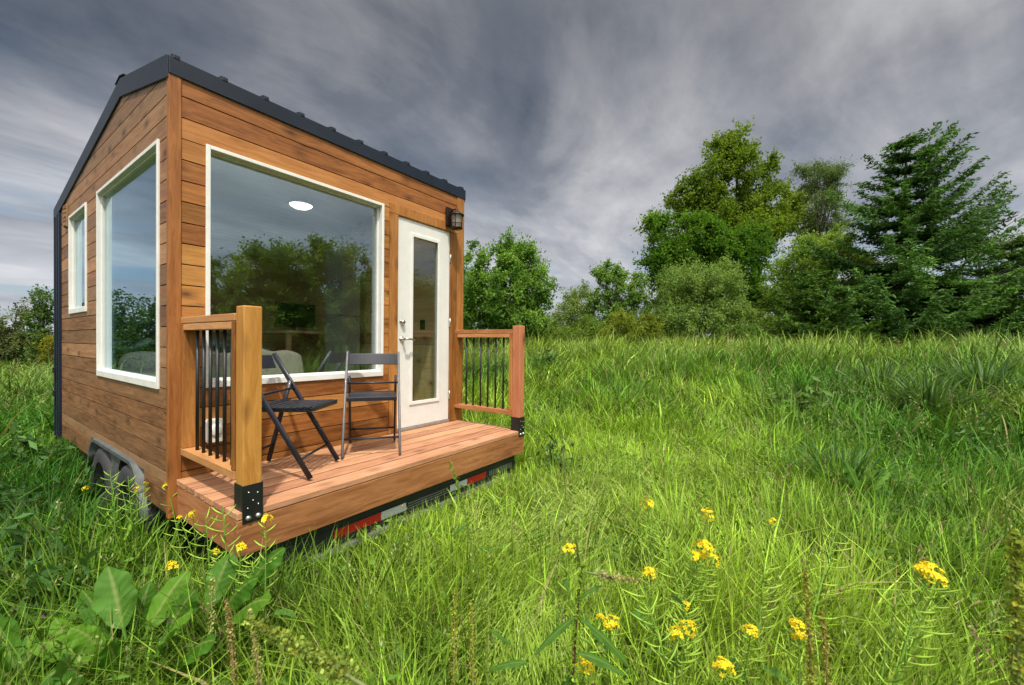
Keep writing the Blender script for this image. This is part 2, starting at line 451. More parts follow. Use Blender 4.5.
# sheathing behind the boards, with the same openings, interior lining
def sheath(mb, plane, a, b, zlo, zhi, opens, d0, d1, roof=False, rnd=None):
    cuts = sorted({zlo, zhi} | {c for o in opens for c in (o[2], o[3]) if zlo < c < zhi})
    for q0, q1 in zip(cuts[:-1], cuts[1:]):
        for s0, s1 in spans(a, b, opens, (q0+q1)/2):
            if plane == 'y': mb.box(s0, s1, d0, d1, q0, q1, rnd)
            elif roof: slab(mb, s0, s1, q0, q1, d0, d1, rnd)
            else: mb.box(d0, d1, s0, s1, q0, q1, rnd)
mb = MB()
sheath(mb, 'y', .022, W-.006, Z0+.01, ZF, [fo[0], fo[1]], .0215, .05)
sheath(mb, 'x', .052, LB-.04, Z0+.01, 3.39, so, .0215, .05, True)
sheath(mb, 'x', .052, LB-.04, Z0+.01, 3.39, [], W-.05, W-.004, True); mb.box(.05, W-.05, LB-.08, LB-.04, Z0+.01, 2.80)
mb.box(.05, W-.05, .05, LB-.08, Z0+.012, Z0+.05)
mb.build('wall_sheathing', MAT['wrap'], house)
mb = MB()                                       # right and rear cladding, dark steel ribs
mb.box(W-.003, W+.012, .02, LB, Z0, 2.93); mb.box(.0, W+.012, LB-.038, LB-.012, Z0, 2.87)
for q in range(14): mb.box(W+.012, W+.03, .12+q*.28, .15+q*.28, Z0+.002, 2.928)
mb.box(.004, .0205, LS+.003, LB, Z0, 2.86)      # on the left wall, beyond the cedar
for y in (LS+.012, LS+.15, LS+.29): mb.box(-.022, .0035, y, y+.035, Z0-.03, 2.86)
mb.build('steel_cladding', MAT['metal'], house, .003)
for z_ in (1.08, .82):
    mb = MB(); mb.box(-.042, -.0225, LS+.2, LS+.26, z_, z_+.06); mb.build('wall_bracket', MAT['black'], house, .002)
# corner boards
mb = MB(); mb.box(-.007, .056, -.007, .0195, Z0-.012, 3.10); mb.box(-.007, -.0005, .02, .036, Z0-.012, 3.10)
mb.build('corner_board', MAT['vert'], house, .003)
mb = MB(); mb.box(2.536, W+.004, -.008, .0195, Z0, 3.10); mb.box(W-.001, W+.004, .02, .05, Z0, 3.02)
mb.build('corner_board', MAT['vert'], house, .003)
# inside
mb = MB()
sheath(mb, 'y', .06, W-.06, .60, 3.06, [fo[0], fo[1]], .055, .075)
for z in np.arange(.60, 3.40, .14): slab(mb, .08, LB-.10, z+.003, z+.14, W-.085, W-.062, (random.random(), random.random(), random.random()))
mb.build('pine_lining', MAT['pine_y'], house)
mb = MB()
sheath(mb, 'x', .08, LB-.10, .60, 3.30, so[:2], .055, .075, True)
mb.build('side_lining', MAT['lining'], house)
mb = MB()
for z in np.arange(.60, 2.75, .14): mb.box(.08, W-.09, LB-.12, LB-.09, z+.003, z+.14)
mb.build('rear_lining', MAT['pine_x'], house)
mb = MB(); 
for x in np.arange(.08, W-.09, .12): mb.box(x, x+.119, .08, LB-.1, .55, .60)
mb.build('floor_boards', MAT['pine_y'], house)
mb = MB()
for i in range(34):
    y0, y1 = .08+i*.112, .08+(i+1)*.112-.004
    m_ = lambda y: RZ(y)-.10
    for yy in (0,): mb.prism([(y0, m_(y0)), (y1, m_(y1)), (y1, m_(y1)+.02), (y0, m_(y0)+.02)], lambda p, d: (d, p[0], p[1]), .08, W-.07)
mb.build('ceiling_boards', MAT['ceiling'], house)
# roof: two slopes, fascia, seams, ridge cap
OH = .035
def zt(y): return (3.19+.2215*y) if y < 1.0766 else 3.4285-.166*(y-1.0766)
mb = MB()
mb.prism([(.002, zt(.002)-.035), (1.0766, zt(1.0766)-.035), (1.0766, zt(1.0766)), (.002, zt(.002))], lambda p, d: (d, p[0], p[1]), .004, W+.012)
mb.prism([(1.0766, zt(1.0767)-.035), (LB+.05, zt(LB+.05)-.035), (LB+.05, zt(LB+.05)), (1.0766, zt(1.0767))], lambda p, d: (d, p[0], p[1]), .004, W+.012)
roof = mb.build('roof', MAT['metal'], house)
mb = MB()
for q in range(11):
    x = .03 + q*.258
    for ya, yb in ((-.016, 1.03), (1.12, LB+.05)):
        mb.prism([(ya, zt(ya)+.001), (yb, zt(yb)+.001), (yb, zt(yb)+.036), (ya+.010, zt(ya)+.036), (ya, zt(ya)+.026)], lambda p, d: (d, p[0], p[1]), x-.017, x+.017)
mb.build('roof_seam', MAT['metal'], roof, .004)
mb = MB()
mb.prism([(.96, zt(.96)+.024), (1.0766, zt(1.0766)+.026), (1.0766, zt(1.0766)+.032), (.96, zt(.96)+.030)], lambda p, d: (d, p[0], p[1]), -.018, W+.03)
mb.prism([(1.0766, zt(1.0767)+.026), (1.2, zt(1.2)+.024), (1.2, zt(1.2)+.030), (1.0766, zt(1.0767)+.032)], lambda p, d: (d, p[0], p[1]), -.018, W+.03)
mb.build('ridge_cap', MAT['metal'], roof)
mb = MB()                                       # eave and gable trims
mb.box(-.008, W+.020, -.013, .0005, 3.088, 3.196)
mb.build('eave_fascia', MAT['metal'], roof, .003)
mb = MB()
for a, b, x0, x1 in ((.001, 1.074, -.014, .003), (1.079, LB+.06, -.014, .003), (.001, 1.074, W+.013, W+.026), (1.079, LB+.06, W+.013, W+.026)):
    e = 1e-4 if a > 1 else 0
    mb.prism([(a, zt(a+e)-.125), (b, zt(b)-.125), (b, zt(b)+.014), (a, zt(a+e)+.014)], lambda p, d: (d, p[0], p[1]), x0, x1)
mb.box(.004, W+.012, LB+.051, LB+.064, zt(LB)-.11, zt(LB)+.01)
mb.build('gable_fascia', MAT['metal'], roof, .003)

def window(x0, x1, z0, z1, face, plane, proud, depth, sill):
    """white box frame: face width, standing proud of the cladding, running in to depth"""
    P = (lambda a0, a1, d0, d1, q0, q1: (a0, a1, d0, d1, q0, q1)) if plane == 'y' else (lambda a0, a1, d0, d1, q0, q1: (d0, d1, a0, a1, q0, q1))
    mb = MB()
    for a0, a1, q0, q1 in ((x0, x0+face, z0, z1), (x1-face, x1, z0, z1), (x0+face, x1-face, z1-face, z1), (x0+face, x1-face, z0, z0+sill)):
        mb.box(*P(a0, a1, -proud, depth, q0, q1))
    i0, i1, j0, j1 = x0+face, x1-face, z0+sill, z1-face
    t = .012                                     # inner glazing stop
    for a0, a1, q0, q1 in ((i0, i0+t, j0, j1), (i1-t, i1, j0, j1), (i0+t, i1-t, j1-t, j1), (i0+t, i1-t, j0, j0+t)):
        mb.box(*P(a0, a1, depth-.045, depth-.004, q0, q1))
    root = mb.build('window', MAT['white'], house, .003)
    mb = MB(); mb.box(*P(i0+.004, i1-.004, depth-.027, depth-.021, j0+.004, j1-.004)); mb.build('pane', MAT['glass'], root)
    return root
window(.184, 1.563, 1.159, 2.7365, .025, 'y', .012, .085, .045)
window(.193, 1.8566, 1.1521, 2.7461, .027, 'x', .012, .062, .05)
window(2.2921, 3.0906, 1.7245, 2.7377, .027, 'x', .012, .062, .05)
mb = MB()
for q in range(5): mb.box(-.025, -.001, 3.19, 3.30, 2.66+q*.045, 2.695+q*.045)
mb.box(-.015, -.0005, 3.18, 3.31, 2.65, 2.885)
mb.build('wall_vent', MAT['side'], house, .002)

# door with casing
mb = MB(); mb.box(1.630, 1.7255, -.010, .018, .608, 2.678); mb.box(2.4335, 2.5335, -.010, .018, .608, 2.678); mb.box(1.630, 2.5335, -.010, .018, 2.680, 2.773)
mb.build('door_casing', MAT['vert'], house, .003)
mb = MB()
gx0, gx1, gz0, gz1 = 1.904, 2.264, .87, 2.53
for a in ((1.7295, gx0, .637, 2.667), (gx1, 2.4297, .637, 2.667), (gx0, gx1, .637, gz0), (gx0, gx1, gz1, 2.667)): mb.box(a[0], a[1], .006, .048, a[2], a[3])
door = mb.build('door', MAT['door'], house)
mb = MB()
for a in ((gx0-.022, gx0+.014, gz0-.022, gz1+.022), (gx1-.014, gx1+.022, gz0-.022, gz1+.022), (gx0+.014, gx1-.014, gz0-.022, gz0+.014), (gx0+.014, gx1-.014, gz1-.014, gz1+.022)):
    mb.box(a[0], a[1], -.004, .0055, a[2], a[3])
mb.build('glazing_bead', MAT['white'], door, .004)
mb = MB(); mb.box(gx0+.001, gx1-.001, .022, .028, gz0+.001, gz1-.001); mb.build('pane', MAT['doorglass'], door)
mb = MB(); mb.lathe([(0, -.047), (.018, -.046), (.024, -.036), (.026, -.018), (.029, -.0125)], (1.785, .018, 1.665), 20, 1); mb.build('deadbolt', MAT['nickel'], door)
mb = MB(); mb.lathe([(.012, -.062), (.013, -.03), (.027, -.020), (.030, -.0125)], (1.785, .018, 1.500), 20, 1)
mb.tube([(1.775, -.062, 1.500), (1.81, -.066, 1.503), (1.85, -.064, 1.500), (1.895, -.060, 1.488)], [.011, .010, .009, .008], 10)
mb.build('handle', MAT['nickel'], door)
for z in (.90, 1.69, 2.39):
    mb = MB(); mb.tube([(2.4318, -.011, z-.045), (2.4318, -.011, z+.045)], .004, 8); mb.box(2.424, 2.4300, -.0105, .0055, z-.045, z+.045); mb.build('hinge', MAT['nickel'], door)
mb = MB(); mb.box(1.727, 2.4325, -.010, .05, .607, .633); mb.build('door_sill', MAT['alum'], house, .002)

# wall lantern by the door
lx, ly, lz = 2.400, -.125, 2.685
mb = MB(); mb.box(2.345, 2.445, -.035, -.0085, 2.725, 2.925); lamp = mb.build('wall_lantern', MAT['bronze'], house, .006)
mb = MB(); mb.tube([(2.398, -.03, 2.86), (2.398, -.075, 2.90), (lx, ly+.01, 2.895), (lx, ly, 2.865)], .008, 8)
mb.lathe([(0, .215), (.013, .21), (.018, .192), (.034, .182), (.054, .166), (.078, .150), (.080, .143), (.0, .138)], (lx, ly, lz), 24)
mb.build('lantern_cap', MAT['bronze'], lamp)
mb = MB(); mb.lathe([(.059, .139), (.055, .08), (.050, .022)], (lx, ly, lz), 24); mb.build('lantern_glass', MAT['frost'], lamp)
mb = MB(); mb.lathe([(0, .0), (.058, .0), (.064, .008), (.058, .020), (.0, .022)], (lx, ly, lz), 24)
for q in range(4):
    t = q*math.pi/2+.5; mb.tube([(lx+.062*math.cos(t), ly+.062*math.sin(t), lz+.14), (lx+.054*math.cos(t), ly+.054*math.sin(t), lz+.015)], .004, 6)
mb.lathe([(.058, .05), (.062, .054), (.059, .058)], (lx, ly, lz), 24)
mb.build('lantern_frame', MAT['bronze'], lamp)
# outlet cover by the left railing
mb = MB(); mb.prism([(.19, .80), (.27, .80), (.285, .815), (.285, .94), (.27, .955), (.19, .955), (.175, .94), (.175, .815)], lambda p, d: (p[0], d, p[1]), -.040, -.001)
mb.lathe([(0, -.052), (.034, -.051), (.040, -.040)], (.23, 0, .88), 20, 1); mb.build('outlet_cover', MAT['white'], house, .006)

# ------------------------------------------------------------------ deck, posts, railings
DZ, DY = .605, -.884
mb = MB(); bw = .1405
for q in range(6):
    y1 = -.016 - q*.1448 if q else -.011; y0 = -.016-(q+1)*.1448+.016 if q < 5 else DY
    x0, x1 = .031, 2.594
    if q == 5:
        mb.box(.152, 2.500, y0, y1, DZ-.036, DZ)
        mb.box(x0, .0575, y0, y1, DZ-.036, DZ); mb.box(.0576, .1519, y0+.092, y1, DZ-.036, DZ)
        mb.box(2.5001, x1, y0+.092, y1, DZ-.036, DZ)
    else: mb.box(x0, x1, y0+.0, y1, DZ-.036, DZ)
deck = mb.build('deck', MAT['deck'], house, .004)
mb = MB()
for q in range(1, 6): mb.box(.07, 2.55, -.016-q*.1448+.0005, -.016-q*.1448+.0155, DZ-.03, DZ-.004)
mb.build('gap_shade', MAT['wrap'], deck)  # dark strips that put shade into the gaps between the boards
mb = MB(); mb.box(.031, 2.594, DY-.0015, DY+.036, Z0, DZ-.040); mb.build('deck_fascia', MAT['fascia'], deck, .003)
mb = MB(); mb.box(.034, .070, DY+.037, -.012, Z0, DZ-.040); mb.build('side_joist', MAT['fascia_y'], deck, .003)
mb = MB(); mb.box(2.555, 2.591, DY+.037, -.012, Z0, DZ-.040); mb.build('side_joist', MAT['fascia_y'], deck, .003)
mb = MB()
for q in range(5): mb.box(.45+q*.42, .488+q*.42, DY+.04, -.03, Z0+.02, DZ-.04)
mb.build('joist', MAT['fascia_y'], deck)
def railing(px, rx, pm, side):
    """4x4 post with a steel foot, two rails, a stile by the wall and round balusters"""
    mb = MB(); x0, x1 = px-.0445, px+.0445
    P = [(x0, DY), (x1, DY), (x1, DY+.089), (x0, DY+.089)]
    mb.box(x0, x1, DY, DY+.089, DZ-.02, 1.648)
    b = len(mb.v); mb.v += [(x0+.006, DY+.006, 1.655), (x1-.006, DY+.006, 1.655), (x1-.006, DY+.083, 1.655), (x0+.006, DY+.083, 1.655)]
    post = mb.build('post', MAT[pm], house, .006)
    mb = MB()
    mb.box(x0-.004, x1+.004, DY-.0055, DY-.002, .545, .738); mb.box(x0-.0045, x0-.001, DY-.0015, DY+.092, DZ+.001, .738); mb.box(x1+.001, x1+.0045, DY-.0015, DY+.092, DZ+.001, .738)
    mb.box(x0-.004, x1+.004, DY+.0905, DY+.094, DZ+.001, .738)
    br = mb.build('post_bracket', MAT['black'], post, .0012)
    for dx in (-.022, .024):
        mb = MB(); mb.lathe([(0, -.018), (.008, -.017), (.0125, -.012), (.0135, -.0056)], (px+dx, DY, .570), 12, 1); mb.build('bolt', MAT['bolt'], br)
    for dx, dz in ((-.024, .62), (.0, .655), (.025, .63), (.022, .69), (-.02, .70)):
        mb = MB(); mb.lathe([(0, -.0095), (.003, -.0085), (.004, -.0056)], (px+dx, DY, dz), 8, 1); mb.build('screw', MAT['bolt'], br)
    rail = thing('deck_railing', (0, 0, 0), None, None); rail.parent = house
    a, b = DY+.0895, -.011
    sx0, sx1 = rx-.0445, rx+.0445
    mb = MB(); mb.box(sx0, sx1, a+.001, b, 1.572, 1.611); mb.box(sx0+.002, sx1-.002, a+.039, b-.039, 1.530, 1.570); mb.build('top_rail', MAT['railx'], rail, .003)
    mb = MB(); mb.box(sx0, sx1, a+.001, b, .752, .796) ; mb.build('bottom_rail', MAT['railx'], rail, .003)
    mb = MB(); mb.box(sx0, sx1, b-.0375, b, .7975, 1.5705); mb.build('stile', MAT['vert'], rail, .003)
    mb = MB(); mb.box(sx0, sx1, a+.001, a+.0385, .7975, 1.5705); mb.build('stile', MAT['vert'], rail, .003)
    for q in range(6):
        y = a + .0385 + (b-.0375-a-.0385)*(q+1)/7
        mb = MB(); mb.tube([(rx, y, .797), (rx, y, 1.529)], .0095, 12); mb.build('baluster', MAT['black'], rail)
    return rail
railing(.1025, .0955, 'post', 0)
railing(2.551, 2.548, 'post2', 1)

# ------------------------------------------------------------------ trailer under the house
mb = MB()
mb.box(.10, 2.56, -.80, -.74, .30, .372); mb.box(.10, 2.56, -.8005, -.792, .20, .298)
for x in (.45, 2.15): mb.box(x, x+.08, -.739, 3.85, .24, .37)
for y in np.arange(-.3, 3.8, .6): mb.box(.06, 2.58, y, y+.06, .29, .368)
mb.build('trailer_frame', MAT['frame'], house, .004)
for x0, x1, mt, nm in ((.60, .95, 'red', 'red_reflector'), (.952, 1.17, 'silver', 'white_reflector'), (1.63, 1.84, 'silver', 'white_reflector'), (1.842, 2.10, 'red', 'red_reflector')):
    mb = MB(); mb.box(x0, x1, -.8035, -.801, .236, .291); mb.build(nm, MAT[mt], house)
mb = MB(); mb.box(.42, 2.45, -.84, -.70, .172, .188); mb.box(.42, 2.45, -.845, -.8405, .160, .190)
for i in range(44):
    for j in range(3):
        x, z = 1.19+i*.0095, .236+j*.018
        mb.box(x, x+.006, -.8035, -.801, z, z+.009)
for i in range(14): mb.box(2.15+i*.026, 2.165+i*.026, -.8035, -.801, .236, .285)
mb.build('rear_step', MAT['alum'], house, .002)
def wheel(y):
    cx, cz, r_ = .075, .23, .325
    mb = MB(); mb.lathe([(.20, .10), (.27, .105), (.310, .09), (.322, .06), (r_, .03), (r_, -.03), (.322, -.06), (.310, -.09), (.27, -.105), (.20, -.10)], (cx, y, cz), 48, 0)
    for q in range(48):
        t = 2*math.pi*q/48
        mt = Matrix.Translation((cx, y, cz)) @ Matrix.Rotation(t, 4, 'X')
        for xx in (-.052, .012): mb.box(xx, xx+.042, -.012, .012, r_-.012, r_+.006, m=mt)
    wh = mb.build('wheel', MAT['rubber'], house)
    mb = MB(); mb.lathe([(.0, -.055), (.05, -.06), (.06, -.03), (.13, -.025), (.15, -.06), (.185, -.075), (.203, -.10), (.207, -.095), (.20, .10)], (cx, y, cz), 32, 0)
    for q in range(5):
        t = 2*math.pi*q/5; mb.lathe([(0, -.042), (.010, -.042), (.011, -.022)], (cx, y+.09*math.cos(t), cz+.09*math.sin(t)), 8, 0)
    mb.build('rim', MAT['rim'], wh)
wheel(.85); wheel(1.66)
# tandem mudguard: a rounded arch over both wheels with a plate between them
arc = []
def arch(y0, y1, zt_, rr, drop):
    P = [(y0-.06, drop), (y0-.03, .40)]
    for q in range(7): t = math.pi - q*math.pi/12; P.append((y0+rr+rr*math.cos(t), zt_-rr+rr*math.sin(t)))
    for q in range(7): t = math.pi/2 - q*math.pi/12; P.append((y1-rr+rr*math.cos(t), zt_-rr+rr*math.sin(t)))
    return P + [(y1+.02, .40), (y1+.05, drop)]
A = arch(.58, 2.08, .60, .20, .22); B = arch(.612, 2.048, .574, .19, .22)
mb = MB(); b = len(mb.v); nA = len(A)
for x in (-.030, .20):
    mb.v += [(x, y, z) for y, z in A]; mb.v += [(x, y, z) for y, z in B]
rn = (.5, .5, .5)
for i in range(nA-1):
    mb.face([b+i, b+i+1, b+2*nA+i+1, b+2*nA+i], rn, True); mb.face([b+nA+i+1, b+nA+i, b+3*nA+i, b+3*nA+i+1], rn, True)
    mb.face([b+i+1, b+i, b+nA+i, b+nA+i+1], rn); mb.face([b+2*nA+i, b+2*nA+i+1, b+3*nA+i+1, b+3*nA+i], rn)
mb.build('fender', MAT['fender'], house)
mb = MB(); P = [(1.06, .22), (1.45, .22), (1.36, .34), (1.34, .46), (1.44, .570), (1.07, .570), (1.17, .46), (1.15, .34)]
mb.prism(P, lambda p, d: (d, p[0], p[1]), -.006, 0.0); mb.build('fender_plate', MAT['fender'], house)
mb = MB(); mb.box(.19, .2, .53, 2.12, .2, .62); mb.build('wheel_well', MAT['wrap'], house)

# ------------------------------------------------------------------ furniture seen through the glass
def soft(name, x0, x1, y0, y1, z0, z1, mat, parent=None, r_=.06, wob=.015, off=None, sub=2):
    bm = bmesh.new(); bmesh.ops.create_cube(bm, size=1.0)
    bmesh.ops.subdivide_edges(bm, edges=bm.edges[:], cuts=7, use_grid_fill=True)
    sx, sy, sz = x1-x0, y1-y0, z1-z0; c = Vector(((x0+x1)/2, (y0+y1)/2, (z0+z1)/2)) - Vector(off or (0, 0, 0))
    for v in bm.verts:
        q = Vector((v.co.x*sx, v.co.y*sy, v.co.z*sz)); h = Vector((sx/2-r_, sy/2-r_, sz/2-r_))
        cl_ = Vector([max(-h[i], min(h[i], q[i])) for i in range(3)]); d = q-cl_
        if d.length > 1e-6: q = cl_+d.normalized()*min(d.length, r_)
        nz = math.sin(q.x*19+q.y*13+x0*7)*math.sin(q.z*17+q.x*11+y0*5)
        v.co = q*(1+wob*nz/.2*.2) + c + Vector((0, 0, wob*nz))
    me = bpy.data.meshes.new(name); bm.to_mesh(me); bm.free()
    me.polygons.foreach_set('use_smooth', [True]*len(me.polygons)); me.materials.append(mat)
    o = bpy.data.objects.new(name, me); link(o, parent)
    md = o.modifiers.new('s', 'SUBSURF'); md.levels = md.render_levels = 1
    return o
O = (.55, .95, .60)
sofa = thing('sofa', O, 'white upholstered sofa inside the corner between the two big windows', 'sofa')
soft('seat', .12, 1.00, .30, 1.70, .60, 1.02, MAT['linen'], sofa, .06, .008, O)
soft('arm', .10, .42, 1.02, 1.86, .60, 1.36, MAT['linen'], sofa, .10, .006, O)
cu = soft('cushion', -.21, .21, -.055, .055, -.17, .17, MAT['beige'], None, .05, .02)
cu.location = (.72, .20, 1.23); cu.rotation_euler = (R(-8), 0, R(6)); tag(cu, 'beige cushion propped behind the front window glass', 'cushion')
cu2 = cu.copy(); col.objects.link(cu2); cu2.location = (.36, .21, 1.22); cu2.rotation_euler = (R(-6), R(4), R(-4)); tag(cu2, 'beige cushion behind the front window seen through the left railing balusters', 'cushion')
O = (.55, 2.9, .60)
bed = thing('bed', O, 'low bed with a crumpled teal duvet seen through the side window', 'bed')
soft('mattress', .12, 1.5, 2.0, 3.7, .75, 1.30, MAT['linen'], bed, .07, .006, O)
bm_ = MB(); bm_.box(.11, 1.52, 1.98, 3.74, .601, .76); bm_.build('bed_base', MAT['pine_y'], bed, .004, O)
N = 40; gx, gy = np.meshgrid(np.linspace(.10, 1.48, N), np.linspace(1.95, 3.4, N), indexing='ij')
hz_ = 1.315 + .17*fbm(gx*5, gy*5, 5, 4)**1.6 + .04*np.abs(np.sin(gx*16+gy*9+fbm(gx*3, gy*3, 9)*9))
Vd = np.stack([gx.ravel()-O[0], gy.ravel()-O[1], hz_.ravel()-O[2]], 1); ii, jj = np.meshgrid(np.arange(N-1), np.arange(N-1), indexing='ij'); bq = (ii*N+jj).ravel()
dv = fast_mesh('duvet', Vd, np.stack([bq, bq+N, bq+N+1, bq+1], 1), mat=MAT['duvet'], parent=bed, smooth=True)
md = dv.modifiers.new('t', 'SOLIDIFY'); md.thickness = .03
mb = MB()
for q in range(9): mb.box(.10+q*.125, .221+q*.125, 3.735, 3.76, .601, 2.36)
mb.box(.09, 1.24, 3.72, 3.77, 2.361, 2.39)
po = mb.build('partition', MAT['slate'], None, .002); tag(po, 'blue grey boarded partition behind the bed seen through the side window', 'partition')
mb = MB()
mb.box(2.20, 2.46, 1.66, 2.06, .602, 1.80); mb.box(2.20, 2.46, 1.66, 2.06, 1.804, 2.70)
cb = mb.build('cabinet', MAT['cabinet'], None, .004); tag(cb, 'tall pale grey cabinet against the inside pine wall', 'cabinet')
O = (1.9, 2.3, .6)
dk = thing('desk', O, 'pine desk shelf along the inside wall below the dark screen', 'desk')
mb = MB(); mb.box(1.75, 2.50, 2.15, 3.3, 1.57, 1.605); mb.build('desk_top', MAT['pine_y'], dk, .003, O)
for y in (2.2, 3.2):
    mb = MB(); mb.box(1.78, 1.83, y, y+.05, .601, 1.569); mb.build('leg', MAT['pine_y'], dk, .003, O)
O = (2.15, 2.75, 1.606)
tv = thing('television', O, 'dark flat television standing on the pine desk', 'television')
mb = MB(); mb.box(1.88, 2.44, 2.73, 2.76, 1.665, 2.0); mb.build('screen', MAT['screen'], tv, .004, O)
mb = MB(); mb.box(2.05, 2.24, 2.66, 2.84, 1.606, 1.616); mb.box(2.12, 2.17, 2.762, 2.78, 1.617, 1.80); mb.build('stand', MAT['black'], tv, .003, O)
mb = MB(); mb.box(W-.094, W-.086, .52, .60, 1.62, 1.74); sw = mb.build('light_switch', MAT['black'], house, .003)
O = (1.71, 1.75, RZ(1.75)-.1)
cl_ = thing('ceiling_lamp', O, 'round lit ceiling lamp inside the tiny house', 'ceiling lamp')
mb = MB(); mb.lathe([(0, -.075), (.08, -.068), (.118, -.045), (.125, -.03)], (0, 0, 0), 32); mb.build('diffuser', MAT['bulb'], cl_)
mb = MB(); mb.lathe([(.127, -.03), (.137, -.028), (.137, .0), (0, .0)], (0, 0, -.004), 32); mb.build('lamp_base', MAT['nickel'], cl_)

O = (2.12, .72, RZ(.72)-.1)
sl = thing('ceiling_spot', O, 'small lit ceiling spot inside by the white door', 'ceiling lamp')
mb = MB(); mb.lathe([(0, -.016), (.035, -.016), (.036, -.012)], (0, 0, 0), 24); mb.build('diffuser', MAT['spot'], sl)
mb = MB(); mb.lathe([(.037, -.012), (.052, -.014), (.055, .0), (0, 0)], (0, 0, -.002), 24); mb.build('lamp_base', MAT['white'], sl)
# ------------------------------------------------------------------ folding chairs
def make_chair(label):
    c = thing('folding_chair', (0, 0, 0), label, 'chair', 'folding chairs on the deck')
    LX = .205
    top, foot = Vector((0, -.235, .775)), Vector((0, .225, .012))
    def leg(mb, x, a, b, wx, wd):
        a = Vector((x, a[0], a[1])); b = Vector((x, b[0], b[1])); d = (b-a)
        m_ = Matrix.Translation(a) @ d.to_track_quat('Z', 'X').to_matrix().to_4x4()
        n_ = 12
        pts = [m_ @ Vector((0, 0, d.length*t)) for t in (0, .33, .66, 1)]
        mb.tube(pts, [wd*.5]*4, n_, flat=1.0)
        bb = len(mb.v)-4*n_
        for q in range(bb, len(mb.v)):
            v = mb.v[q]; mb.v[q] = (x+(v[0]-x)*wx/wd, v[1], v[2])
    for s in (-1, 1):
        mb = MB(); leg(mb, s*LX, (.225, .012), (-.235, .775), .020, .036); mb.build('leg', MAT['chair'], c)
        mb = MB(); leg(mb, s*(LX-.026), (-.255, .012), (-.105, .585), .018, .034); mb.build('leg', MAT['chair'], c)
    mb = MB(); n_ = 9                               # seat: slats between two side bars
    for s in (-1, 1): mb.box(s*.162-.010, s*.162+.010, -.165, .205, .418, .440)
    for q in range(n_):
        y = -.17 + q*.0425; dz = -.006*math.sin(math.pi*q/(n_-1))
        mb.box(-.178, .178, y, y+.036, .4405+dz, .455+dz)
    mb.box(-.178, .178, .2135, .232, .424, .454)
    mb.build('seat', MAT['chair'], c, .004)
    mb = MB(); N_ = 12; V_ = []
    def bx(i, dy, z):
        x = -.194 + .388*i/N_; return (x, -.215-.03*(1-(x/.194)**2)+dy+ (0 if z < .7 else -.035), z)
    b = len(mb.v); rn = (.3, .5, .6)
    for i in range(N_+1):
        for dy in (-.008, .008):
            for z in (.672, .765): mb.v.append(bx(i, dy, z))
    for i in range(N_):
        a_, d_ = b+i*4, b+(i+1)*4
        for q0, q1 in ((0, 1), (1, 3), (3, 2), (2, 0)): mb.face([a_+q0, a_+q1, d_+q1, d_+q0], rn)
    mb.face([b, b+2, b+3, b+1], rn); e = b+N_*4; mb.face([e, e+1, e+3, e+2], rn)
    mb.build('backrest', MAT['chair'], c, .005)
    for y, z, w_ in ((.155, .13, LX), (-.225, .13, LX-.026), (-.09, .53, LX)):
        mb = MB(); mb.tube([(-w_, y, z), (w_, y, z)], .008, 10); mb.build('stretcher', MAT['chair'], c)
    return c
c1 = make_chair('dark folding chair nearer the left post, turned side on')
def copy_tree(o, parent=None):
    c = o.copy(); col.objects.link(c); c.parent = parent
    for ch in o.children: copy_tree(ch, c)
    return c
def set_chair(c, mid, fwd):
    a = math.atan2(fwd[1], fwd[0]) - math.pi/2
    f_ = Vector((fwd[0], fwd[1], 0)).normalized()
    c.location = (mid[0]-f_.x*.225, mid[1]-f_.y*.225, DZ+.001); c.rotation_euler = (0, 0, a)
c2 = copy_tree(c1); c2['label'] = 'folding chair with sky sheen painted on its legs in front of the white door'
MAT['chair_sheen'] = plain('sky_sheen_paint', (.135, .140, .150), .34, var=.25, scale=30, coat=.3)  # charcoal legs lightened in colour to stand in for sky reflection
for q, ch in enumerate([o for o in c2.children if o.name.startswith('leg')]):
    if q % 2 == 0: ch.data = ch.data.copy(); ch.data.materials[0] = MAT['chair_sheen']
set_chair(c1, (.677, -.570), (.59, -.81)); set_chair(c2, (1.055, -.548), (-.60, -.80))

# ------------------------------------------------------------------ leaves and trees
def unit(a): return a/np.maximum(np.linalg.norm(a, axis=-1, keepdims=True), 1e-9)
def leaves_mesh(name, P, size, tint, mat, parent, off, up=.5, asp=.55, droop=0.0, axis=None):
    """one folded two-triangle leaf per point"""
    N = len(P); nrm = unit(rng.normal(size=(N, 3)) + np.array([0, 0, up]))
    a = rng.normal(size=(N, 3)) if axis is None else axis + rng.normal(size=(N, 3))*.45
    a[:, 2] -= droop
    a = unit(a - nrm*(a*nrm).sum(1, keepdims=True)); b = np.cross(nrm, a)
    L = (size*rng.uniform(.65, 1.35, N))[:, None]; Wd = L*asp*.5
    p0 = P - a*L*.5; p2 = P + a*L*.5; mid = P + nrm*L*-.06
    p1 = mid + b*Wd + nrm*L*.10; p3 = mid - b*Wd + nrm*L*.10
    V = np.stack([p0, p1, p2, p3], 1).reshape(-1, 3) - np.array(off)
    i = np.arange(N)*4
    T = np.concatenate([np.stack([i, i+1, i+2], 1), np.stack([i, i+2, i+3], 1)])
    return fast_mesh(name, V, None, T, np.repeat(tint, 4, 0), mat, parent)
def lobe_to_world(u, v, ru, rv, D):
    c = at(u, v, D); return c, ru*D/FPX, rv*D/FPX
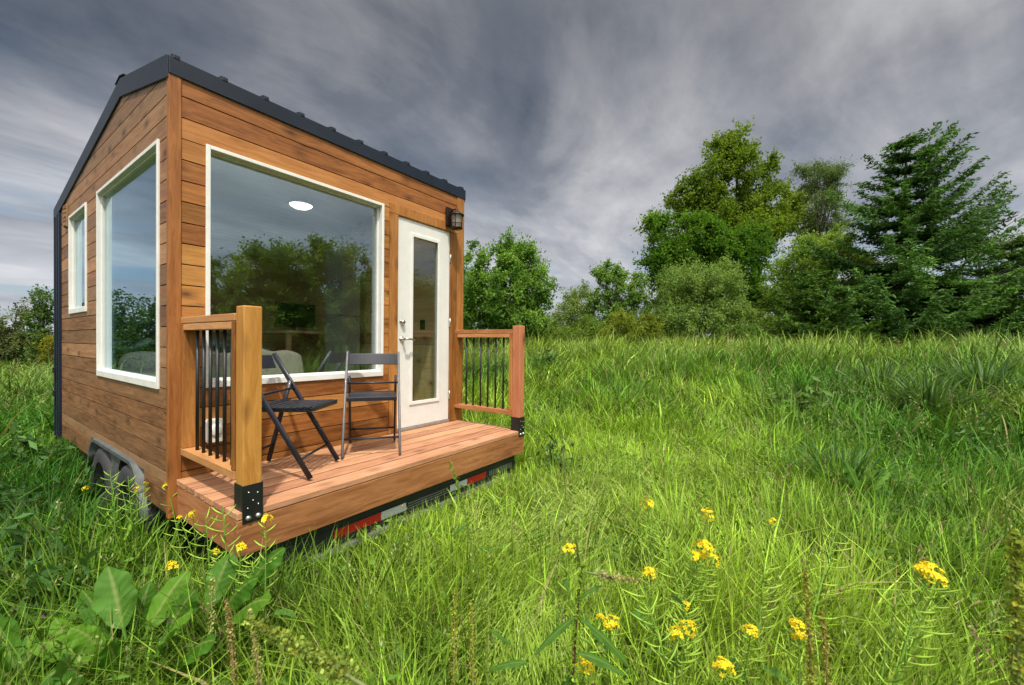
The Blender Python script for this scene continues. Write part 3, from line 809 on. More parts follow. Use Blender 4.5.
def deciduous(name, D, lobes, c0, c1, leaf, dens, label, cat, group, trunk_u=None, trunk_r=.12, base_v=345, csize=.42, up=.5, cover=1.0, upright=0.0, asp=.55, bias=.33, lean=None, world=None, trunks=1, yellow=None):
    """crown = leaf clusters carried by limbs from the trunk, gaps between them"""
    if world is None: L = [lobe_to_world(*l, D) for l in lobes]
    else: L = [(np.array(l[:3]), l[3], l[4]) for l in lobes]
    cx = np.mean([l[0] for l in L], 0)
    if world is None:
        q = at(trunk_u if trunk_u is not None else np.mean([l[0] for l in lobes]), PY, D)
    else: q = np.array([world[0], world[1], 0])
    base = np.array([q[0], q[1], float(ground(q[0], q[1]))-.05])
    root = thing(name, tuple(base), label, cat, group)
    C, S = [], []
    for c, ru, rv in L:
        nC = max(8, int(cover*1.55*14*ru*ru**.5*rv**.5/(csize**2)*.42))
        d = unit(rng.normal(size=(nC, 3))); r_ = rng.uniform(0, 1, nC)**bias
        pts = c + d*r_[:, None]*np.array([1, 1, 0])*ru + d*r_[:, None]*np.array([0, 0, 1])*rv
        C.append(pts)
    C = np.concatenate(C); C = C[C[:, 2] > base[2]+.15]
    # light and dark clumps: each cluster its own tint, older and younger growth
    ct = np.array(c0)[None]*(1-rng.uniform(0, 1, (len(C), 1))) + 0
    t = np.clip(rng.normal(.5, .27, len(C)), 0, 1)[:, None]
    ct = np.array(c0)*(1-t) + np.array(c1)*t
    if yellow is not None:
        yv = np.clip((fbm(C[:, 0]*.5+C[:, 1]*.5, C[:, 2]*.6, 4)-.45)*4, 0, 1)[:, None]; ct = ct*(1-yv*.6)+np.array(yellow)*yv*.6
    P, T, AX = [], [], []
    for c, tt in zip(C, ct):
        nl = int(2.7*dens*rng.uniform(.6, 1.4)); s = csize*rng.uniform(.6, 1.25)
        nt = 4
        dirs = unit(rng.normal(size=(nt, 3)) + np.array([0, 0, .2+upright]))
        w_ = rng.integers(0, nt, nl); a_ = rng.uniform(-.35, 1, nl)[:, None]
        p = c + dirs[w_]*a_*s + rng.normal(size=(nl, 3))*s*.20
        P.append(p); T.append(tt*rng.uniform(.8, 1.2, (nl, 1))); AX.append(dirs[w_])
    P = np.concatenate(P); T = np.concatenate(T)*np.array((1.55, 1.50, 1.20)); AX = np.concatenate(AX)
    leaves_mesh('crown', P, leaf*.78, T, MAT['leaf'], root, base, up, asp, axis=AX)
    mb = MB(); lo = C[:, 2].min(); hi = C[:, 2].max()
    for tk in range(trunks):
        b0 = base + (np.array([rng.normal(0, .3), rng.normal(0, .3), 0]) if trunks > 1 else 0)
        b0[2] = base[2]
        topc = C[np.argsort(C[:, 2])[-max(3, len(C)//8):]].mean(0) if trunks == 1 else C[rng.integers(len(C))]
        H = [b0 + (topc-b0)*np.array([e**1.3, e**1.3, e]) + rng.normal(size=3)*.06*np.array([1, 1, 0])*(0 < e < 1) for e in np.linspace(0, 1, 7)]
        mb.tube(H, [trunk_r*(1.25-1.1*e) for e in np.linspace(0, 1, 7)], 8)
        sel = rng.permutation(len(C))[:max(8, min(46, len(C)//3))//trunks]
        for s in sel:
            c = C[s]; e = np.clip((c[2]-b0[2])/(max(topc[2]-b0[2], .1))*.62, .04, .93); i = e*6; j = int(i); fr = i-j
            st = H[j]*(1-fr)+H[min(j+1, 6)]*fr
            md_ = (st+c)/2 + np.array([0, 0, -.06*np.linalg.norm(c-st)]); r0 = trunk_r*(1.2-1.05*e)*.42
            mb.tube([st, md_, c], [r0, r0*.6, .008], 5, cap=False)
    mb.build('trunk', MAT['bark'], root, off=base)
    return root
GT = 'trees at the edge of the meadow'
deciduous('leafy_tree', 17, [(500, 290, 40, 42), (474, 272, 16, 28), (512, 258, 24, 24), (534, 292, 20, 34), (480, 315, 30, 26), (520, 318, 32, 20)], (.055, .125, .024), (.135, .235, .05), .15, 60, 'rounded fresh green tree with upright shoots behind the right railing', 'tree', GT, 500, .12, csize=.45, upright=.7, cover=.85)
deciduous('willow_bush', 19, [(575, 315, 20, 24), (562, 328, 22, 16), (588, 300, 10, 16), (570, 300, 8, 12)], (.085, .135, .045), (.17, .235, .085), .11, 44, 'thin greyish willow bush left of the taller sapling', 'bush', GT, 575, .05, csize=.4, upright=.5, cover=1.15, trunks=3)
deciduous('sapling', 18, [(607, 290, 13, 26), (604, 272, 11, 10), (622, 276, 7, 12), (600, 318, 16, 22), (624, 300, 14, 20), (638, 290, 8, 16), (637, 315, 14, 22)], (.065, .135, .028), (.135, .225, .058), .13, 46, 'slim green sapling with two tufted tops between the grey willow bushes', 'tree', GT, 608, .06, csize=.36, upright=.5, cover=.85)
deciduous('yellow_bush', 15, [(635, 325, 22, 16), (620, 333, 20, 10), (650, 330, 14, 12)], (.085, .12, .018), (.15, .185, .03), .10, 44, 'low yellowish green bush in front of the sapling', 'bush', GT, 636, .04, csize=.34, cover=.9, trunks=3)
deciduous('willow_bush', 16.5, [(700, 300, 40, 32), (680, 285, 22, 24), (718, 280, 22, 20), (668, 318, 22, 22), (738, 320, 18, 20), (700, 325, 44, 16)], (.075, .135, .038), (.155, .230, .072), .11, 46, 'broad grey green willow bush in front of the dark maple', 'bush', GT, 700, .06, csize=.42, upright=.4, cover=.95, trunks=4)
deciduous('broadleaf_tree', 22, [(690, 245, 38, 28), (662, 262, 20, 26), (720, 262, 36, 34), (750, 255, 24, 30), (655, 225, 9, 10), (735, 300, 34, 34), (680, 290, 30, 30)], (.030, .080, .010), (.080, .165, .018), .19, 62, 'dense dark green broadleaf tree below the tall olive tree', 'tree', GT, 725, .2, csize=.6, cover=.9)
deciduous('tall_tree', 27, [(730, 190, 34, 36), (742, 152, 20, 20), (716, 158, 15, 16), (692, 196, 24, 22), (772, 175, 13, 24), (765, 215, 28, 30), (700, 225, 26, 22), (785, 212, 14, 22), (735, 232, 45, 26), (655, 228, 10, 12)], (.045, .085, .012), (.110, .165, .022), .24, 60, 'tallest olive green tree with a ragged top', 'tree', GT, 738, .28, csize=.75, cover=.92, upright=.35, yellow=(.095, .150, .016))
deciduous('pine_tree', 30, [(818, 178, 18, 16), (832, 170, 10, 12), (805, 172, 8, 8), (812, 205, 22, 16), (834, 195, 14, 10), (800, 220, 16, 14), (826, 228, 20, 14)], (.050, .085, .036), (.090, .130, .055), .22, 75, 'grey green pine with a sparse top between the tall tree and the fir', 'tree', GT, 818, .22, csize=.75, cover=1.05, asp=.25)
deciduous('willow_tree', 19, [(805, 270, 30, 34), (830, 248, 22, 22), (785, 300, 24, 28), (850, 290, 28, 36), (812, 310, 34, 24)], (.085, .150, .026), (.155, .235, .048), .13, 60, 'light yellow green willow just left of the fir', 'tree', GT, 815, .10, csize=.5, cover=1.25, trunks=3)
deciduous('young_tree', 21, [(965, 235, 16, 10), (985, 248, 18, 12), (1012, 246, 16, 10)], (.05, .085, .035), (.10, .14, .06), .13, 30, 'faint small treetop far behind the low spruce branches', 'tree', GT, 985, .08, csize=.45, cover=.7)
deciduous('slender_tree', 15, [(43, 305, 9, 14), (47, 325, 8, 18), (38, 320, 9, 12), (44, 348, 12, 16)], (.035, .075, .026), (.085, .14, .045), .12, 40, 'slender tree just left of the black steel corner', 'tree', GT, 44, .06, csize=.34, upright=.4, cover=1.0)
deciduous('hedge_bush', 15, [(12, 332, 16, 18), (22, 318, 8, 12), (-8, 335, 14, 20), (28, 345, 16, 14), (5, 350, 20, 12)], (.045, .07, .03), (.11, .135, .06), .11, 34, 'straggly olive bush at the left end of the meadow', 'bush', GT, 12, .05, csize=.36, cover=.9, trunks=3)
deciduous('gorse_bush', 13, [(50, 348, 6, 12)], (.12, .13, .012), (.20, .19, .018), .08, 34, 'small yellow bush close to the black steel corner', 'bush', GT, 50, .03, csize=.26, cover=1.2, trunks=2)
for u_, D_, h_, lb in ((588, 17.5, 14, 'low olive bush between the leafy tree and the sapling'), (650, 18.5, 20, 'low olive bush behind the yellowish green bush'), (752, 18, 26, 'shaded bush between the grey willow and the light willow'), (778, 17, 22, 'low shaded bush at the left skirt of the fir'), (548, 17, 10, 'lowest bush right of the leafy tree')):
    deciduous('low_bush', D_, [(u_, 335, 20, h_), (u_+10, 338, 18, h_*.6), (u_-12, 338, 16, h_*.6)], (.060, .110, .022), (.13, .195, .042), .11, 48, lb, 'bush', GT, u_, .04, csize=.36, cover=1.0, trunks=3)
# wood behind the photographer, met in the window's reflection
for i, (x, y, h_, r_) in enumerate(((5.0, -19, 6.0, 2.2), (8.0, -17.5, 5.6, 2.4), (11.0, -17.0, 5.9, 2.6), (14.5, -16.5, 5.0, 2.5), (1.5, -21, 5.2, 2.2), (18.5, -17, 4.4, 2.4))):
    z = float(ground(x, y))
    deciduous('hedgerow_tree', 0, [(x, y, z+h_*.66, r_, h_*.30), (x+.8, y-.5, z+h_*.36, r_*1.1, h_*.36), (x-.9, y+.4, z+h_*.32, r_*1.1, h_*.32), (x+.2, y+.3, z+h_*.84, r_*.55, h_*.16), (x, y+.8, z+.8, r_*1.3, .9)], (.060, .115, .024), (.16, .22, .045), .17, 62, 'broad leafy tree mirrored in the front window', 'tree', 'trees mirrored in the front window', trunk_r=.2, csize=.62, cover=.62, world=(x, y))

for i, (x, y, h_, r_) in enumerate(((-4.6, 23, 3.7, 2.4), (-7.6, 22, 3.9, 2.6), (-11, 21, 3.6, 2.6))):
    z = float(ground(x, y))
    deciduous('hedgerow_tree', 0, [(x, y, z+h_*.6, r_, h_*.36), (x+.7, y-.5, z+h_*.36, r_*1.1, h_*.34), (x+.2, y-.9, z+.6, r_*1.4, .8)], (.018, .045, .010), (.045, .085, .018), .17, 40, 'leafy tree mirrored in the side window', 'tree', 'trees mirrored in the side window', trunk_r=.15, csize=.62, cover=.6, world=(x, y))
def conifer(name, D, u, vtop, label, group, Lfun, tilt, levels, per, c0, c1, extra=(), base_v=345, trunk_r=.2, tw=.30):
    q = at(u, PY, D); base = np.array([q[0], q[1], float(ground(q[0], q[1]))-.05]); top = at(u, vtop, D)[2]
    H = top-base[2]; root = thing(name, tuple(base), label, 'tree', group)
    Rl = np.array([R2[0], R2[1], 0]); Rl /= np.linalg.norm(Rl); Fl = np.array([-Rl[1], Rl[0], 0])
    mb = MB(); mb.tube([base, base+np.array([.03, .02, H*.5]), base+np.array([0, 0, H])], [trunk_r, trunk_r*.55, .015], 8)
    P, A_, Nn, S, T = [], [], [], [], []
    br = []
    for l in range(levels):
        e = (l+.5)/levels
        for b in range(per if e < .85 else per-2):
            az = 2*math.pi*(b/per) + l*2.4 + rng.normal(0, .25); br.append((np.clip(e+rng.normal(0, .006), .02, .99), az, Lfun(e, az)*rng.uniform(.72, 1.15), tilt(e, az)+rng.normal(0, .08)))
    br += list(extra)
    for e, az, L, ti in br:
        L *= D/FPX; o = base + np.array([0, 0, e*H]); d = Rl*math.cos(az)+Fl*math.sin(az)
        ns = max(4, int(L/.085)); ss = (np.arange(ns)+.5)/ns
        spine = o + d*(ss*L)[:, None] + np.array([0, 0, 1])*(L*(ti*ss - .22*np.sin(ss*math.pi)*.6 + .10*ss**3))[:, None]
        mb.tube([o, spine[ns//2], spine[-1]], [.018*L/3+.008, .008*L/3+.005, .003], 4, cap=False)
        side = np.array([-d[1], d[0], 0]); tb = np.clip(rng.normal(.5, .3), 0, 1)
        for s_, sp in zip(ss, spine):
            tl = max(.10, 1.2*tw*(1.15-s_*.85)*min(1, .45+s_*2.2))*rng.uniform(.7, 1.25)*max(.55, min(1.5, L/2.2))
            for sg in (-1, 1):
                td = unit(d*.75 + side*sg*(.9) + np.array([0, 0, -.12+rng.normal(0, .12)]))
                m_ = max(2, int(tl/.085)); f_ = (np.arange(m_)+.6)/m_
                pp = sp + td*(f_*tl)[:, None] - np.array([0, 0, 1])*(.16*tl*f_**2)[:, None] + rng.normal(size=(m_, 3))*.02
                P.append(pp); A_.append(np.repeat(td[None], m_, 0)); S.append(np.full(m_, .15)); 
                tint = np.array(c0)*(1-tb)+np.array(c1)*tb*(1.25 if e < .45 else 1.0)
                lt = np.clip(f_*.55+s_*.5-.35, 0, 1)[:, None]*.5          # young pale shoots at the tips
                T.append((tint*(1-lt)+np.array(c1)*1.15*lt)*rng.uniform(.8, 1.2, (m_, 1)))
    P = np.concatenate(P); A_ = np.concatenate(A_); T = np.concatenate(T)
    P = np.concatenate([P, P+rng.normal(size=P.shape)*np.array([.07, .07, .02])-np.array([0, 0, .03])]); A_ = np.concatenate([A_, A_]); T = np.concatenate([T, T*.85])
    P = np.concatenate([P, P+rng.normal(size=P.shape)*np.array([.09, .09, .025])]); A_ = np.concatenate([A_, A_]); T = np.concatenate([T, T])
    leaves_mesh('crown', P, .155, T, MAT['needle'], root, base, 1.3, .34, axis=A_*2.2)
    mb.build('trunk', MAT['bark'], root, off=base)
    return root
def firL(e, az):
    r_ = math.cos(az)
    if e < .45: return (165-85*e/.45)*(1+.12*r_)
    return 78*(1-e)**.42*(1+.22*r_)*(1.0 if math.sin(az*3+e*40) > -.3 else .72)
conifer('fir_tree', 16, 902, 138, 'big dark fir with long upswept branches reaching right', 'trees at the edge of the meadow', firL, lambda e, az: (.02 if e < .4 else .18+.30*max(0, math.cos(az))*(e)), 17, 12, (.026, .074, .018), (.100, .205, .042),
        extra=[(.55, .08, 112, .36), (.555, .02, 100, .40), (.66, .15, 76, .40), (.78, -.1, 58, .55), (.86, .2, 50, .66), (.91, 0, 48, .62), (.56, -.25, 84, .30), (.70, 3.0, 70, .14), (.62, 3.2, 66, .16), (.85, 3.1, 40, .30), (.97, .1, 36, .55)])
conifer('spruce_tree', 15, 1010, 238, 'low dark spruce cut by the right edge of the meadow view', 'trees at the edge of the meadow', lambda e, az: 120*(1-e)**.6+10, lambda e, az: .05+.1*e, 11, 8, (.028, .080, .018), (.105, .205, .040), trunk_r=.14)
conifer('spruce_tree', 14.5, 812, 268, 'low spruce with layered boughs at the left foot of the big fir', 'trees at the edge of the meadow', lambda e, az: 62*(1-e)**.7+6, lambda e, az: .04+.1*e, 9, 7, (.026, .068, .012), (.085, .165, .024), trunk_r=.09)

# ------------------------------------------------------------------ grass
HX0, HX1, HY0, HY1 = -.02, 2.68, -.80, 3.95
def inside_house(x, y, m_=0.0): return (x > HX0-m_) & (x < HX1+m_) & (y > HY0-m_) & (y < HY1+m_)
def sample_view(n, d0, d1, half=R(60), pw=1.0):
    """points spread in the sector in front of the photograph's standpoint; density ~ distance^-pw"""
    u_ = rng.uniform(0, 1, n); a = 2-pw
    d = (d0**a + u_*(d1**a-d0**a))**(1/a) if abs(a) > 1e-6 else d0*(d1/d0)**u_
    an = YAW + rng.uniform(-half, half, n)
    return CAM[0]+d*np.cos(an), CAM[1]+d*np.sin(an)
def blades(x, y, H, Wd, lean, az, tint, tip=None, curl=.0):
    N = len(x); z = ground(x, y) - .02
    T = np.array([0, .38, .72, 1.0]); wf = np.array([.8, 1.0, .72, 0.0])
    dx, dy = np.cos(az), np.sin(az); tw = rng.uniform(-.9, .9, N)
    sx, sy = -np.sin(az+tw), np.cos(az+tw)
    V = np.empty((N, 7, 3)); C = np.empty((N, 7, 3)); i = 0
    for q, (t, wq) in enumerate(zip(T, wf)):
        o = H*lean*(t**1.7); h = H*t*(1-.42*np.minimum(lean, 1.3)*t**1.4) - curl*H*t**4
        px_, py_, pz_ = x+dx*o, y+dy*o, z+h
        for s in ((-1, 1) if q < 3 else (0,)):
            V[:, i, 0] = px_ + sx*s*Wd*wq*.5; V[:, i, 1] = py_ + sy*s*Wd*wq*.5; V[:, i, 2] = pz_
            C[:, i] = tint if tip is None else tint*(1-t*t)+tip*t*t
            i += 1
    b = np.arange(N)*7
    Q = np.concatenate([np.stack([b, b+1, b+3, b+2], 1), np.stack([b+2, b+3, b+5, b+4], 1)])
    Tr = np.stack([b+4, b+5, b+6], 1)
    return V.reshape(-1, 3), Q, Tr, C.reshape(-1, 3)
YG, MG, DG, BG, ST = np.array((.212, .340, .036)), np.array((.078, .205, .016)), np.array((.020, .085, .009)), np.array((.050, .150, .038)), np.array((.30, .28, .12))
def field(x, y):
    """patches of different grasses: colour, height, width, lean"""
    a = fbm(x*.55, y*.55, 11); b = fbm(x*1.3+5, y*1.3, 23); c = fbm(x*.28+9, y*.28, 41)
    d = np.hypot(x-CAM[0], y-CAM[1]); an = np.arctan2(y-CAM[1], x-CAM[0])-YAW
    t1 = np.clip((a-.40)*4.5, 0, 1)[:, None]; t2 = np.clip((b-.52)*5, 0, 1)[:, None]; t3 = np.clip((c-.50)*4, 0, 1)[:, None]
    C = MG*(1-t1)+YG*t1; C = C*(1-t2*.75)+DG*t2*.75; C = C*(1-t3*.5)+BG*t3*.5
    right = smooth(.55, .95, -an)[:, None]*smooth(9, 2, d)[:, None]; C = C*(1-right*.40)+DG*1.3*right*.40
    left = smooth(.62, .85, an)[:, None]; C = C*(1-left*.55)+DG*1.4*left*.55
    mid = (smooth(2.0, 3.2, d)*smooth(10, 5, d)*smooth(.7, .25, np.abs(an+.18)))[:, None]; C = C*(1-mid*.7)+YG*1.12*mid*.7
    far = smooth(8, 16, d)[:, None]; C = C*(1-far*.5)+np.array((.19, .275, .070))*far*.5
    H = .40 + .20*a + .24*smooth(5, 11, d) + .18*smooth(.55, .9, c)*smooth(4, 8, d) - .04*smooth(.5, .8, b)
    H = H*(1+smooth(7, 12, d)*(fbm(x*.9, y*.9, 61)-.5)*1.3)
    return C, H, d, an
def near_house_cap(x, y, H):
    front = (y < HY0) & (y > HY0-.55) & (x > -.2) & (x < 2.9)
    H = np.where(front, np.minimum(H, np.where(x > .45, .35, .52)+.24*np.clip((HY0-y)/.5, 0, 1)), H)
    side = (x < .0) & (x > -.45) & (y > -.9) & (y < 4)
    H = np.where(side, np.minimum(H, .64+.05*np.clip(-x/.45, 0, 1)), H)
    return H
def lay(name, label, n_tuft, per, d0, d1, pw, wmul, hmul, spread, lean0, lean1, half=R(60), cap=True, tip=None, cjit=.27, cmul=1.0):
    tx, ty = sample_view(n_tuft, d0, d1, half, pw)
    ok = ~inside_house(tx, ty) & ((vnoise(tx*2.4, ty*2.4, 9) > .30) | (rng.uniform(size=len(tx)) < .35)); tx, ty = tx[ok], ty[ok]
    d = np.hypot(tx-CAM[0], ty-CAM[1])
    tl = rng.uniform(.7, 1.2, len(tx)); taz = fbm(tx*.8, ty*.8, 77)*10; ttint = np.exp(rng.normal(0, cjit*1.1, (len(tx), 1)))
    i = np.repeat(np.arange(len(tx)), per); N = len(i)
    r_ = np.abs(rng.normal(0, 1, N))*spread*(1+.10*d[i]); th = rng.uniform(0, 2*math.pi, N)
    x, y = tx[i]+r_*np.cos(th), ty[i]+r_*np.sin(th)
    ok = ~inside_house(x, y) & (np.hypot(x-CAM[0], y-CAM[1]) > .55); x, y, i, th = x[ok], y[ok], i[ok], th[ok]; N = len(x)
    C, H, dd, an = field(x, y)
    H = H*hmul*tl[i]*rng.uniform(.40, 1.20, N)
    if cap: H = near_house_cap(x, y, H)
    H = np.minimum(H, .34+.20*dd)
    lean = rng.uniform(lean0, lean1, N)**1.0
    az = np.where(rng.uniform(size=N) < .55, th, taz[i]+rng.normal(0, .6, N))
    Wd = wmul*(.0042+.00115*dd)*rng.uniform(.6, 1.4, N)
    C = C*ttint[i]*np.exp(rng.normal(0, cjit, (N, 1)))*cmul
    dry = rng.uniform(size=N) < .04; C[dry] = ST*rng.uniform(.6, 1.1, (dry.sum(), 1))
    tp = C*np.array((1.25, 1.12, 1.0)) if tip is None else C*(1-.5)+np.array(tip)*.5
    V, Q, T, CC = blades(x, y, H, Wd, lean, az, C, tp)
    o = fast_mesh(name, V, Q, T, CC, MAT['grass'])
    return tag(o, label, 'grass', kind='stuff')
lay('meadow_grass', 'fine green grass filling the foreground of the meadow', 6500, 30, .7, 6.5, 1.0, 1.0, 1.0, .045, .10, .75)
lay('tall_grass', 'taller pale meadow grass towards the trees', 15000, 16, 5.5, 34, .95, 1.15, 1.05, .05, .15, .8)
lay('coarse_grass', 'broad arching dark grass blades scattered through the meadow', 1500, 12, .9, 14, .9, 2.1, 1.12, .05, .35, 1.15, cmul=.8)
# lodged grass: long pale blades pushed over, beside the deck and down the middle
V_, Q_, T_, C_, nv = [], [], [], [], 0
for (u_, v_, D_, sx_, n_, a0) in ((500, 560, 2.0, .30, 1500, -.9), (545, 600, 1.7, .22, 900, -.6), (520, 500, 2.7, .40, 1500, -1.1), (600, 470, 3.4, .5, 1500, .3), (690, 440, 4.4, .6, 1400, .6)):
    c_ = at(u_, v_, D_); x = c_[0]+rng.normal(0, sx_, n_); y = c_[1]+rng.normal(0, sx_, n_); ok = ~inside_house(x, y, .04) & (np.hypot(x-CAM[0], y-CAM[1]) > .8); x, y = x[ok], y[ok]; n_ = len(x)
    d_ = np.hypot(x-CAM[0], y-CAM[1]); v4 = blades(x, y, near_house_cap(x, y, rng.uniform(.40, .68, n_)), (.0035+.0010*d_)*rng.uniform(.6, 1.3, n_), rng.uniform(.55, 1.35, n_), a0+fbm(x*1.5, y*1.5, 5)*2+rng.normal(0, .25, n_), np.array((.25, .37, .050) if D_ < 2.2 else (.31, .41, .085))*np.exp(rng.normal(0, .22, (n_, 1))), None, .12)
    V_.append(v4[0]); Q_.append(v4[1]+nv); T_.append(v4[2]+nv); C_.append(v4[3]); nv += len(v4[0])
tag(fast_mesh('lodged_grass', np.concatenate(V_), np.concatenate(Q_), np.concatenate(T_), np.concatenate(C_), MAT['grass']), 'long pale grass lying over beside the deck', 'grass', kind='stuff')
lay('undergrowth', 'short tangled grass low in the meadow', 3800, 16, .6, 9, 1.05, 1.2, .52, .07, .5, 1.3, cmul=.85)
# behind the photographer, thin cover met only in reflections
n = 9000; x = rng.uniform(-6, 22, n); y = rng.uniform(-20, -5, n)
C, H, dd, an = field(x, y)
V, Q, T, CC = blades(x, y, H*rng.uniform(.6, 1.2, n), rng.uniform(.02, .05, n), rng.uniform(.1, .7, n), rng.uniform(0, 6.3, n), C*np.exp(rng.normal(0, .2, (n, 1))))
tag(fast_mesh('back_grass', V, Q, T, CC, MAT['grass']), 'green grass mirrored low in the front window', 'grass', kind='stuff')
# flowering grass: thin straws with loose seed heads
def straws(name, label, n, d0, d1, hh, tintS, tintH, half=R(58)):
    x, y = sample_view(n, d0, d1, half, .9); ok = ~inside_house(x, y, .35); x, y = x[ok], y[ok]
    d = np.hypot(x-CAM[0], y-CAM[1]); keep = rng.uniform(size=len(x)) < .35+.65*fbm(x*.6, y*.6, 51); x, y, d = x[keep], y[keep], d[keep]
    N = len(x); H = hh*rng.uniform(.75, 1.15, N)*(1+.25*smooth(6, 12, d)); H = np.minimum(H, .25+.22*d); az = rng.uniform(0, 6.28, N); le = rng.uniform(.05, .35, N)
    S_ = np.tile(np.array(tintS), (N, 1))*rng.uniform(.7, 1.2, (N, 1))
    V, Q, T, CC = blades(x, y, H, .0022+.0006*d, le, az, S_)
    z0 = ground(x, y)-.02; k_ = 14; tt = np.linspace(.72, .99, k_)
    P = []; 
    for t in tt:
        o = H*le*t**1.7; h = H*t*(1-.42*le*t**1.4); r_ = (.010+.0015*d)*(1.2-t)*4*.5
        P.append(np.stack([x+np.cos(az)*o+rng.normal(size=N)*r_, y+np.sin(az)*o+rng.normal(size=N)*r_, z0+h+rng.normal(size=N)*r_*.5], 1))
    P = np.stack(P, 1).reshape(-1, 3); L = np.repeat(.012+.0016*d, k_); M_ = len(P)
    a = unit(rng.normal(size=(M_, 3))*.5+np.array([0, 0, 1])); b = unit(np.cross(a, rng.normal(size=(M_, 3))))
    Vp = np.stack([P-a*L[:, None]*.7, P+b*L[:, None]*.28, P+a*L[:, None]*.7, P-b*L[:, None]*.28], 1).reshape(-1, 3)
    i = np.arange(M_)*4+len(V); Q2 = np.stack([i, i+1, i+2, i+3], 1)
    C2 = np.repeat(np.tile(np.array(tintH), (M_, 1))*rng.uniform(.65, 1.25, (M_, 1)), 4, 0)
    o = fast_mesh(name, np.concatenate([V, Vp]), np.concatenate([Q, Q2]), T, np.concatenate([CC, C2]), MAT['grass'])
    return tag(o, label, 'grass', kind='stuff')
straws('seeding_grass', 'thin straws with pale green seed heads above the grass', 2600, 1.3, 26, .60, (.15, .23, .05), (.27, .34, .11))
straws('ripe_grass', 'thin straws with brownish seed heads above the grass', 520, 1.8, 22, .66, (.17, .17, .06), (.24, .17, .10))
# low broad-leaved weeds between the blades
n = 8000; x, y = sample_view(n, .8, 13, R(58), 1.0); ok = ~inside_house(x, y, .03); ok &= (vnoise(x*1.7, y*1.7, 31) > .42) | (rng.uniform(size=n) < .25); x, y = x[ok], y[ok]; d = np.hypot(x-CAM[0], y-CAM[1])
m_ = 8; H = np.minimum(near_house_cap(x, y, rng.uniform(.12, .40, len(x))), .2+.14*d)
P = np.stack([np.repeat(x, m_), np.repeat(y, m_), np.repeat(ground(x, y), m_)], 1)
P[:, :2] += rng.normal(size=(len(P), 2))*.06; P[:, 2] += np.repeat(H, m_)*rng.uniform(.4, 1.05, len(P))
C, _, _, _ = field(P[:, 0], P[:, 1]); C = (C*.45+np.array((.05, .115, .025))*.55)*np.exp(rng.normal(0, .3, (len(P), 1)))
wd = leaves_mesh('ground_weeds', P, np.repeat(.045+.004*d, m_), C, MAT['dock'], None, (0, 0, 0), 1.1, .42)
tag(wd, 'small broad leaved weeds growing among the grass', 'weeds', kind='stuff')
# tiny purple vetch flowers
n = 60; x, y = sample_view(n, 1.2, 5, R(55), 1.0); ok = ~inside_house(x, y, .3); x, y = x[ok], y[ok]
P = np.repeat(np.stack([x, y, ground(x, y)+rng.uniform(.32, .46, len(x))], 1), 4, 0)+rng.normal(size=(len(x)*4, 3))*.006
vt = leaves_mesh('vetch_flowers', P, np.full(len(P), .014), np.tile((.16, .03, .12), (len(P), 1)), MAT['petal'], None, (0, 0, 0), .3, .6)
tag(vt, 'tiny purple flecks of vetch flowering in the grass', 'flowers', kind='stuff')

# ------------------------------------------------------------------ individual plants
class LM:
    """leaf / stem mesh with tints"""
    def __init__(s): s.V = []; s.Q = []; s.C = []; s.n = 0
    def strip(s, spine, widths, side, tint, fold=.0, wave=0.0, cols=2):
        """ribbon along spine; side = across vector(s); fold lifts the edges"""
        sp = np.array(spine, float); N = len(sp); side = np.broadcast_to(np.array(side, float), sp.shape); tan = np.gradient(sp, axis=0)
        nr = unit(np.cross(tan, side)); ks = np.linspace(-1, 1, cols+1); ks = np.sign(ks)*np.abs(ks)**(1.7 if cols > 2 else 1)
        for i in range(N):
            for kq in ks:
                ph = wave*math.sin(i*2.3+(3 if kq > 0 else 0))*abs(kq)
                s.V.append(sp[i]+side[i]*widths[i]*.5*kq + nr[i]*widths[i]*(fold*abs(kq)+ph)); 
                s.C.append(np.array(tint)*.55+np.array((.13, .11, .04)) if abs(kq) < .01 and cols > 2 else np.array(tint))
        c = cols+1
        for i in range(N-1):
            for q in range(cols): a = s.n+i*c+q; s.Q.append((a, a+1, a+c+1, a+c))
        s.n += N*c; return s
    def rod(s, pts, rad, tint, n=5):
        pts = np.array(pts, float)
        if not hasattr(rad, '__len__'): rad = [rad]*len(pts)
        tan = unit(np.gradient(pts, axis=0)); a = unit(np.cross(tan, np.array([.31, .87, .12]))); b = np.cross(tan, a)
        for i in range(len(pts)):
            for q in range(n):
                t = 2*math.pi*q/n; s.V.append(pts[i]+(a[i]*math.cos(t)+b[i]*math.sin(t))*rad[i]); s.C.append(np.array(tint))
        for i in range(len(pts)-1):
            for q in range(n): q2 = (q+1) % n; s.Q.append((s.n+i*n+q, s.n+i*n+q2, s.n+(i+1)*n+q2, s.n+(i+1)*n+q))
        s.n += len(pts)*n; return s
    def build(s, name, mat, parent, off, smooth=True):
        return fast_mesh(name, np.array(s.V)-np.array(off), np.array(s.Q), None, np.array(s.C), mat, parent, smooth)
def bez(a, b, c, n):
    t = np.linspace(0, 1, n)[:, None]; return (1-t)**2*np.array(a)+2*t*(1-t)*np.array(b)+t*t*np.array(c)
YEL = np.array((.90, .70, .020))
